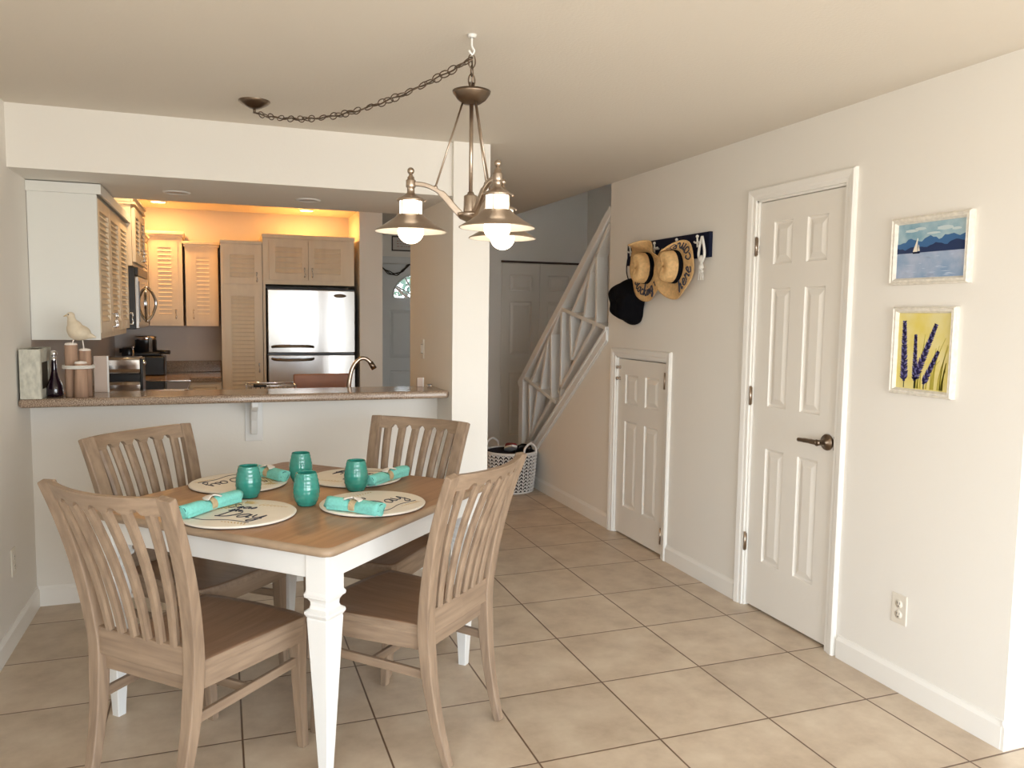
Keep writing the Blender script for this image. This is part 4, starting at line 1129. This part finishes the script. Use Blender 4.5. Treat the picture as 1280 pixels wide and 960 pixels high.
t0 = None
gprof = [(0, .002), (.028, .0), (.034, .004), (.044, .025), (.0475, .05), (.046, .075), (.041, .10), (.037, .120), (.035, .122), (.034, .119), (.039, .098), (.043, .07), (.043, .045), (.030, .012), (0, .010)]
def densify(P):
    out = smooth_path([(a, 0, b_) for a, b_ in P[1:8]], 5)
    return [(0, .002)] + [(p.x + .0007*math.sin(p.z*420), p.z) for p in out] + P[8:]
b = MB(); b.lathe(densify(gprof), 36)
g0 = b.build('stemless_glass', M['teal'])
for i, (x, y, lab) in enumerate([(-2.240, -1.012, 'teal stemless glass on the left, in front of the far left placemat'), (-2.045, -1.200, 'teal stemless glass nearest the viewer, in the middle of the table'),
                    (-2.026, -.775, 'teal stemless glass furthest back, behind the middle one'), (-1.835, -1.010, 'teal stemless glass on the right, beside the far right placemat')]):
    o = g0 if i == 0 else g0.copy()
    if i: C.objects.link(o)
    o.location = (x, y, TH+.0005); tag(o, lab, 'glass', 'teal glasses on the table')

def napkin(lab, c, ang, L=.20, base=.0125, flip=1):
    t = thing('rolled_napkin', lab, 'napkin', (c[0], c[1], TH+base), ang, 'rolled aqua napkins on the placemats')
    b = MB(); n = 26; rings = []
    for k in range(15):
        f = k/14; x = -L/2+L*f; pin = 1-.30*math.exp(-((f-.48)/.10)**2); fl_ = 1+.12*math.cos(2*PI*f)
        rings.append([(x+.004*math.sin(3*a_), .0245*pin*fl_*math.cos(a_)*(1+.05*math.sin(4*a_+f*5)), .0225*pin+.0225*pin*math.sin(a_)*(1+.06*math.sin(3*a_+f*7))) for a_ in [2*PI*j/n for j in range(n)]])
    b.loft(rings, True); b.build('cloth', M['tealcloth'], t)
    for s_ in (-1, 1):
        b = MB(); P = []
        for k in range(30):
            a = k*.55; r = .003+.017*k/30; P.append((s_*(L/2+.0015), r*math.cos(a), .0225+r*math.sin(a)*.95))
        b.tube(P, .0016, 5); b.build('roll_shade', M['tealshade'], t)  # darker spiral paints the shade between the rolled layers
    # loose fold of cloth along the roll
    b = MB(); b.path_rect([(-L/2+.005, -.022, .010), (0, -.016, .012), (L/2-.005, -.023, .010)], .006, .016, up=(0, 0, 1)); b.build('loose_fold', M['tealcloth'], t, bevel=.002)
    return t
def ring(lab, c, ang, base=.0125):
    t = thing('napkin_ring', lab, 'napkin ring', (c[0], c[1], TH+base), ang, 'shell napkin rings')
    b = MB()
    for dx in (-.010, -.005, 0, .005, .010): b.tube([(dx, .0205*math.cos(2*PI*k/20), .0195+.0205*math.sin(2*PI*k/20)) for k in range(20)], .0032, 6, closed=True)
    b.build('twine_band', M['twine'], t)
    b = MB(); n = 33; vs = [(0, -.020, .050)]
    rings = []
    for f in (0.02, .3, .6, .85, 1.0):
        row = []
        for k in range(n):
            a = math.radians(-20+220*k/(n-1)); rr = .034*f*(1+.05*math.cos(k*PI*.999)); row.append((rr*math.cos(a), -.010+rr*math.sin(a)*.9, .043+.010*(1-f*f)+.0015*f*math.cos(k*PI*.999)))
        rings.append(row)
    vs = [p for r_ in rings for p in r_]; fs = [(i*n+j, i*n+j+1, (i+1)*n+j+1, (i+1)*n+j) for i in range(4) for j in range(n-1)]
    b.add(vs, fs, True); b.build('seashell', M['shell'], t, solid=.004)
    return t
NP = [((-2.372, -1.226), math.atan2(.22, .193), .27, 'near left'), ((-1.902, -1.400), math.atan2(-.169, .166), .22, 'near right'),
      ((-2.150, -.715), math.atan2(-.229, .137), .22, 'far left'), ((-1.690, -.915), math.atan2(.195, .20), .25, 'far right')]
for c_, a_, L_, nm in NP:
    napkin('aqua cloth napkin rolled up on the %s placemat' % nm, c_, a_, L_)
    ring('twine napkin ring with a pale seashell at the %s place setting' % nm, c_, a_)

# ------------------------------------------------------------------ chandelier
HX, HY = -1.551, -1.598
t = thing('chandelier', 'brushed nickel three-light chandelier with swagged chain over the table', 'chandelier', (HX, HY, CZ))
cp = Vector((-2.177-HX, -.468-HY, 0))
b = MB(); b.lathe([(0, -.032), (.012, -.034), (.03, -.028), (.055, -.014), (.066, -.004), (.066, 0)], 32, cp); b.tube([cp+Vector((0,0,-.03)), cp+Vector((0,0,-.05))], .006, 8); b.build('ceiling_canopy', M['bronze'], t)
b = MB(); b.lathe([(0, 0), (.016, 0), (.014, -.006), (.006, -.010)], 16)
b.tube(smooth_path([(0, 0, -.008), (0, 0, -.035), (.008, 0, -.050), (0, 0, -.062), (-.010, 0, -.050)], 4), .0035, 8); b.build('ceiling_hook', M['white'], t)
# chain
b = MB()
A = cp+Vector((0, 0, -.05)); B_ = Vector((0, 0, -.075))
def cat(f):
    p = A.lerp(B_, f); p.z = A.z*(1-f)+B_.z*f - .37*f*(1-f)*(1.0-.15*f) ; return p
N_ = 36
for k in range(N_):
    f = (k+.5)/N_; p = cat(f); tt = cat(min(1, f+.01))-cat(max(0, f-.01)); tt.normalize()
    side = Vector((0, 0, 1)).cross(tt).normalized(); upn = tt.cross(side)
    nrm = side if k % 2 else upn
    nrm = (nrm*math.cos(.5*math.sin(k*2.3)) + tt.cross(nrm)*math.sin(.5*math.sin(k*2.3))).normalized()
    Lc = (B_-A).length/N_
    b.link(p, tt, nrm, Lc*1.22, .025, .0021, 12, 5)
b.tube([cat(k/60)+Vector((0, 0, .003*math.sin(k*1.1))) for k in range(61)], .0028, 5)
b.link((0, 0, -.083), (0, 0, 1), (0, 1, 0), .045, .024, .0022); b.link((0, 0, -.112), (0, 0, 1), (1, 0, 0), .036, .02, .0022); b.link((0, 0, -.145), (0, 0, 1), (0, 1, 0), .045, .022, .0022)
b.tube([(0, 0, -.08), (.004, 0, -.12), (0, 0, -.17)], .0028, 5)
b.build('chain', M['bronze'], t)
b = MB(); b.tube([(.006, 0, -.150), (.007, 0, -.20)], .0035, 6).tube([(-.006, 0, -.150), (-.007, 0, -.20)], .0035, 6)
b.lathe([(0, -.198), (.02, -.196), (.045, -.190), (.060, -.180), (.0625, -.178), (.060, -.186), (.046, -.205), (.028, -.217), (0, -.222)], 32); b.build('top_disc', M['bronze'], t)
b = MB(); b.tube([(0, 0, -.21), (0, 0, -.51)], .0065, 10); b.build('centre_rod', M['nickel'], t)
b = MB(); b.lathe([(0, -.500), (.010, -.500), (.012, -.507), (.022, -.512), (.0225, -.514), (.0235, -.562), (.0235, -.564), (.043, -.568), (.045, -.574), (.036, -.586), (.014, -.596), (.006, -.600), (.007, -.612), (0, -.618)], 28); b.build('hub', M['nickel'], t)
camaz = math.atan2(.9356, .3424)      # viewing direction in plan
rights = camaz - PI/2
for ia, (ang, nm) in enumerate(((rights+PI+.12, 'A'), (rights-math.radians(62), 'B'), (rights+math.radians(58), 'C'))):
    Ma = Matrix.Rotation(ang, 4, 'Z')
    b = MB(Ma); b.path_rect(smooth_path([(.026, 0, -.580), (.06, 0, -.545), (.095, 0, -.508), (.14, 0, -.484), (.186, 0, -.478)], 5), [.014]*21, [.022]*11+[.014]*10, up=(0, 0, 1)); b.build('arm', M['nickel'], t, bevel=.003)
    b = MB(Ma); b.tube([(.028, 0, -.212), (.115, 0, -.486)], .0032, 8); b.ball((.115, 0, -.488), .0075, 10, 8); b.build('support_rod', M['nickel'], t)
    c0 = (.195, 0, 0)
    b = MB(Ma)
    b.ball((.195, 0, -.438), .0115, 14, 10)
    b.lathe([(0, -.448), (.006, -.450), (.007, -.455), (.011, -.4575), (.0115, -.465), (.0155, -.4675), (.0158, -.469), (.0158, -.488), (.0155, -.490), (.012, -.492), (.0125, -.508), (.020, -.516), (.036, -.524), (.044, -.528), (.046, -.532), (.044, -.535), (0, -.535)], 28, c0)
    b.build('lamp_cap', M['nickel'], t)
    b = MB(Ma); b.lathe([(.036, -.533), (.036, -.580)], 28, c0); gls = b.build('lantern_glass', M['lglass'], t)
    b = MB(Ma)
    for k in range(4):
        a = PI/4+k*PI/2; b.tube([(.195+.038*math.cos(a), .038*math.sin(a), -.533), (.195+.038*math.cos(a), .038*math.sin(a), -.582)], .0018, 6)
    for k in (0, 1):
        a = rights+.2-ang+.3*k; b.ball((.195+.047*math.cos(a), .047*math.sin(a), -.532-.052*k), .0045, 8, 6)
    b.build('cage_bars', M['nickel'], gls)
    b = MB(Ma); b.lathe([(.040, -.578), (.044, -.580), (.050, -.588), (.085, -.612), (.116, -.630), (.118, -.633)], 40, c0); b.build('shade', M['nickel'], t, solid=.0012)
    b = MB(Ma); b.lathe([(.028, -.584), (.048, -.590), (.084, -.615), (.115, -.633)], 40, c0); b.build('shade_lining', M['shadein'], t)
    b = MB(Ma); b.ball((.195, 0, -.632), (.042, .042, .040), 24, 16); b.build('bulb', M['glow'], t)

# ------------------------------------------------------------------ recessed lights
def downlight(lab, x, y, z, lit, r=.065):
    t = thing('recessed_light', lab, 'light', (x, y, z), 0)
    b = MB(); b.lathe([(r*.78, -.001), (r*.82, -.006), (r, -.005), (r+.004, 0)], 32); b.build('trim_ring', M['white'], t)
    b = MB(); b.lathe([(0, -.003), (r*.8, -.003)], 32); b.build('lens', M['can'] if lit else mat('unlit_lens', (.55, .52, .48), .4), t)
downlight('unlit recessed light in the lowered kitchen ceiling, left one', -2.535, .475, SZ, False)
downlight('unlit recessed light in the lowered kitchen ceiling, right one', -1.863, .46, SZ, False)
downlight('glowing recessed light over the back left kitchen corner', -2.80, 3.17, CZ, True, .07)
downlight('glowing recessed light above the stove, tucked behind the lowered ceiling', -2.70, 1.55, CZ, True, .07)
downlight('glowing recessed light above the refrigerator cabinet', -1.60, 3.20, CZ, True, .07)

t = thing('garden_tree', 'leafy tree outside, seen through the half-round glass of the front door', 'tree', (.9, 9.0, -.1))
b = MB(); b.tube(smooth_path([(0, 0, 0), (.05, 0, .8), (-.05, 0, 1.6), (.02, 0, 2.4)], 4), [.12-.005*i for i in range(13)], 10)
for k in range(9):
    a = k*2.4; b.tube([(0, 0, 1.0+.15*k), (.9*math.cos(a), .6*math.sin(a), 1.5+.2*k)], [.04, .012], 6)
b.build('trunk', mat('bark', (.05, .035, .025), .9), t)
b = MB(); random.seed(21)
for k in range(900):
    p = Vector((random.gauss(0, .75), random.gauss(0, .4), 2.2+random.gauss(0, .6))); d = Vector((random.gauss(0, 1), random.gauss(0, 1), random.gauss(-.3, .7))).normalized()
    n_ = d.orthogonal().normalized(); sd = d.cross(n_)
    L_ = .16+.1*random.random(); w_ = .035
    b.add([tuple(p), tuple(p+d*L_*.5+sd*w_+n_*.006), tuple(p+d*L_), tuple(p+d*L_*.5-sd*w_+n_*.006), tuple(p+d*L_*.5-n_*.004)], [(0,1,4),(1,2,4),(2,3,4),(3,0,4)])
b.build('foliage', mat('leaf', (.035, .075, .05), .6, noise=.4, nscale=3), t)
# ------------------------------------------------------------------ light
def area(name, loc, size, power, col, rot=(0,0,0), sizey=None, spread=None):
    l = bpy.data.lights.new(name, 'AREA'); l.energy = power; l.color = col; l.size = size
    if sizey: l.shape = 'RECTANGLE'; l.size_y = sizey
    else: l.shape = 'DISK'
    if spread: l.spread = spread
    o = bpy.data.objects.new(name, l); C.objects.link(o); o.location = loc; o.rotation_euler = rot
    return o
K = (1, .50, .14)
area('downlight_lamp', (-2.80, 3.17, CZ-.012), .10, 6, K)
area('downlight_lamp', (-1.60, 3.20, CZ-.012), .10, 4.5, K)
area('downlight_lamp', (-2.70, 1.55, CZ-.012), .10, 3.0, (1, .66, .32))
po = area('window_portal', ((WX0+WX1)/2, YN-.02, WZ/2), WX1-WX0, 1, (1,1,1), (PI/2, 0, 0), WZ)
po.rotation_euler = (math.radians(90), 0, 0)
po.data.cycles.is_portal = True
po = area('window_portal', (XL-.02, (LY0+LY1)/2, (LZ0+LZ1)/2), LZ1-LZ0, 1, (1,1,1), (0, -PI/2, 0), LY1-LY0)  # portal of the added side window
po.data.cycles.is_portal = True
w = bpy.data.worlds.new('daylight'); bpy.context.scene.world = w; w.use_nodes = True; nt = w.node_tree
bg = nt.nodes['Background']; tc = nt.nodes.new('ShaderNodeTexCoord'); sp = nt.nodes.new('ShaderNodeSeparateXYZ'); rp = nt.nodes.new('ShaderNodeValToRGB')
nt.links.new(tc.outputs['Generated'], sp.inputs[0]); nt.links.new(sp.outputs[2], rp.inputs['Fac']) 
mr = nt.nodes.new('ShaderNodeMapRange'); mr.inputs['From Min'].default_value = -1; mr.inputs['From Max'].default_value = 1
nt.links.new(sp.outputs[2], mr.inputs['Value']); nt.links.new(mr.outputs[0], rp.inputs['Fac'])
e = rp.color_ramp.elements
e[0].position = 0.30; e[0].color = (.56, .54, .50, 1); e[1].position = .62; e[1].color = (.76, .88, 1.0, 1)
x = e.new(.49); x.color = (.74, .74, .72, 1); x = e.new(.51); x.color = (.90, .96, 1.0, 1)
nt.links.new(rp.outputs['Color'], bg.inputs['Color']); bg.inputs['Strength'].default_value = 7.0

# ------------------------------------------------------------------ camera
cam = bpy.data.cameras.new('camera'); co = bpy.data.objects.new('camera', cam); C.objects.link(co)
F = Vector((0.3423617, 0.93563289, -0.08590435)); R = Vector((0.93941607, -0.34251796, 0.01337545)); U = R.cross(F)
mt = Matrix.Identity(4)
for i, a in enumerate((R, U, -F)):
    for j in range(3): mt[j][i] = a[j]
mt[0][3], mt[1][3], mt[2][3] = -2.32786314, -4.13964594, 1.465727
co.matrix_world = mt
cam.sensor_width = 36; cam.lens = 994.624/1280*36; cam.clip_start = .05
sc = bpy.context.scene; sc.camera = co
sc.view_settings.view_transform = 'Standard'; sc.view_settings.look = 'None'; sc.view_settings.exposure = .70; sc.view_settings.gamma = 1
sc.view_settings.use_curve_mapping = False
sc.cycles.max_bounces = 10; sc.cycles.diffuse_bounces = 7; sc.cycles.glossy_bounces = 4; sc.cycles.use_denoising = True
sc.cycles.sample_clamp_indirect = 6
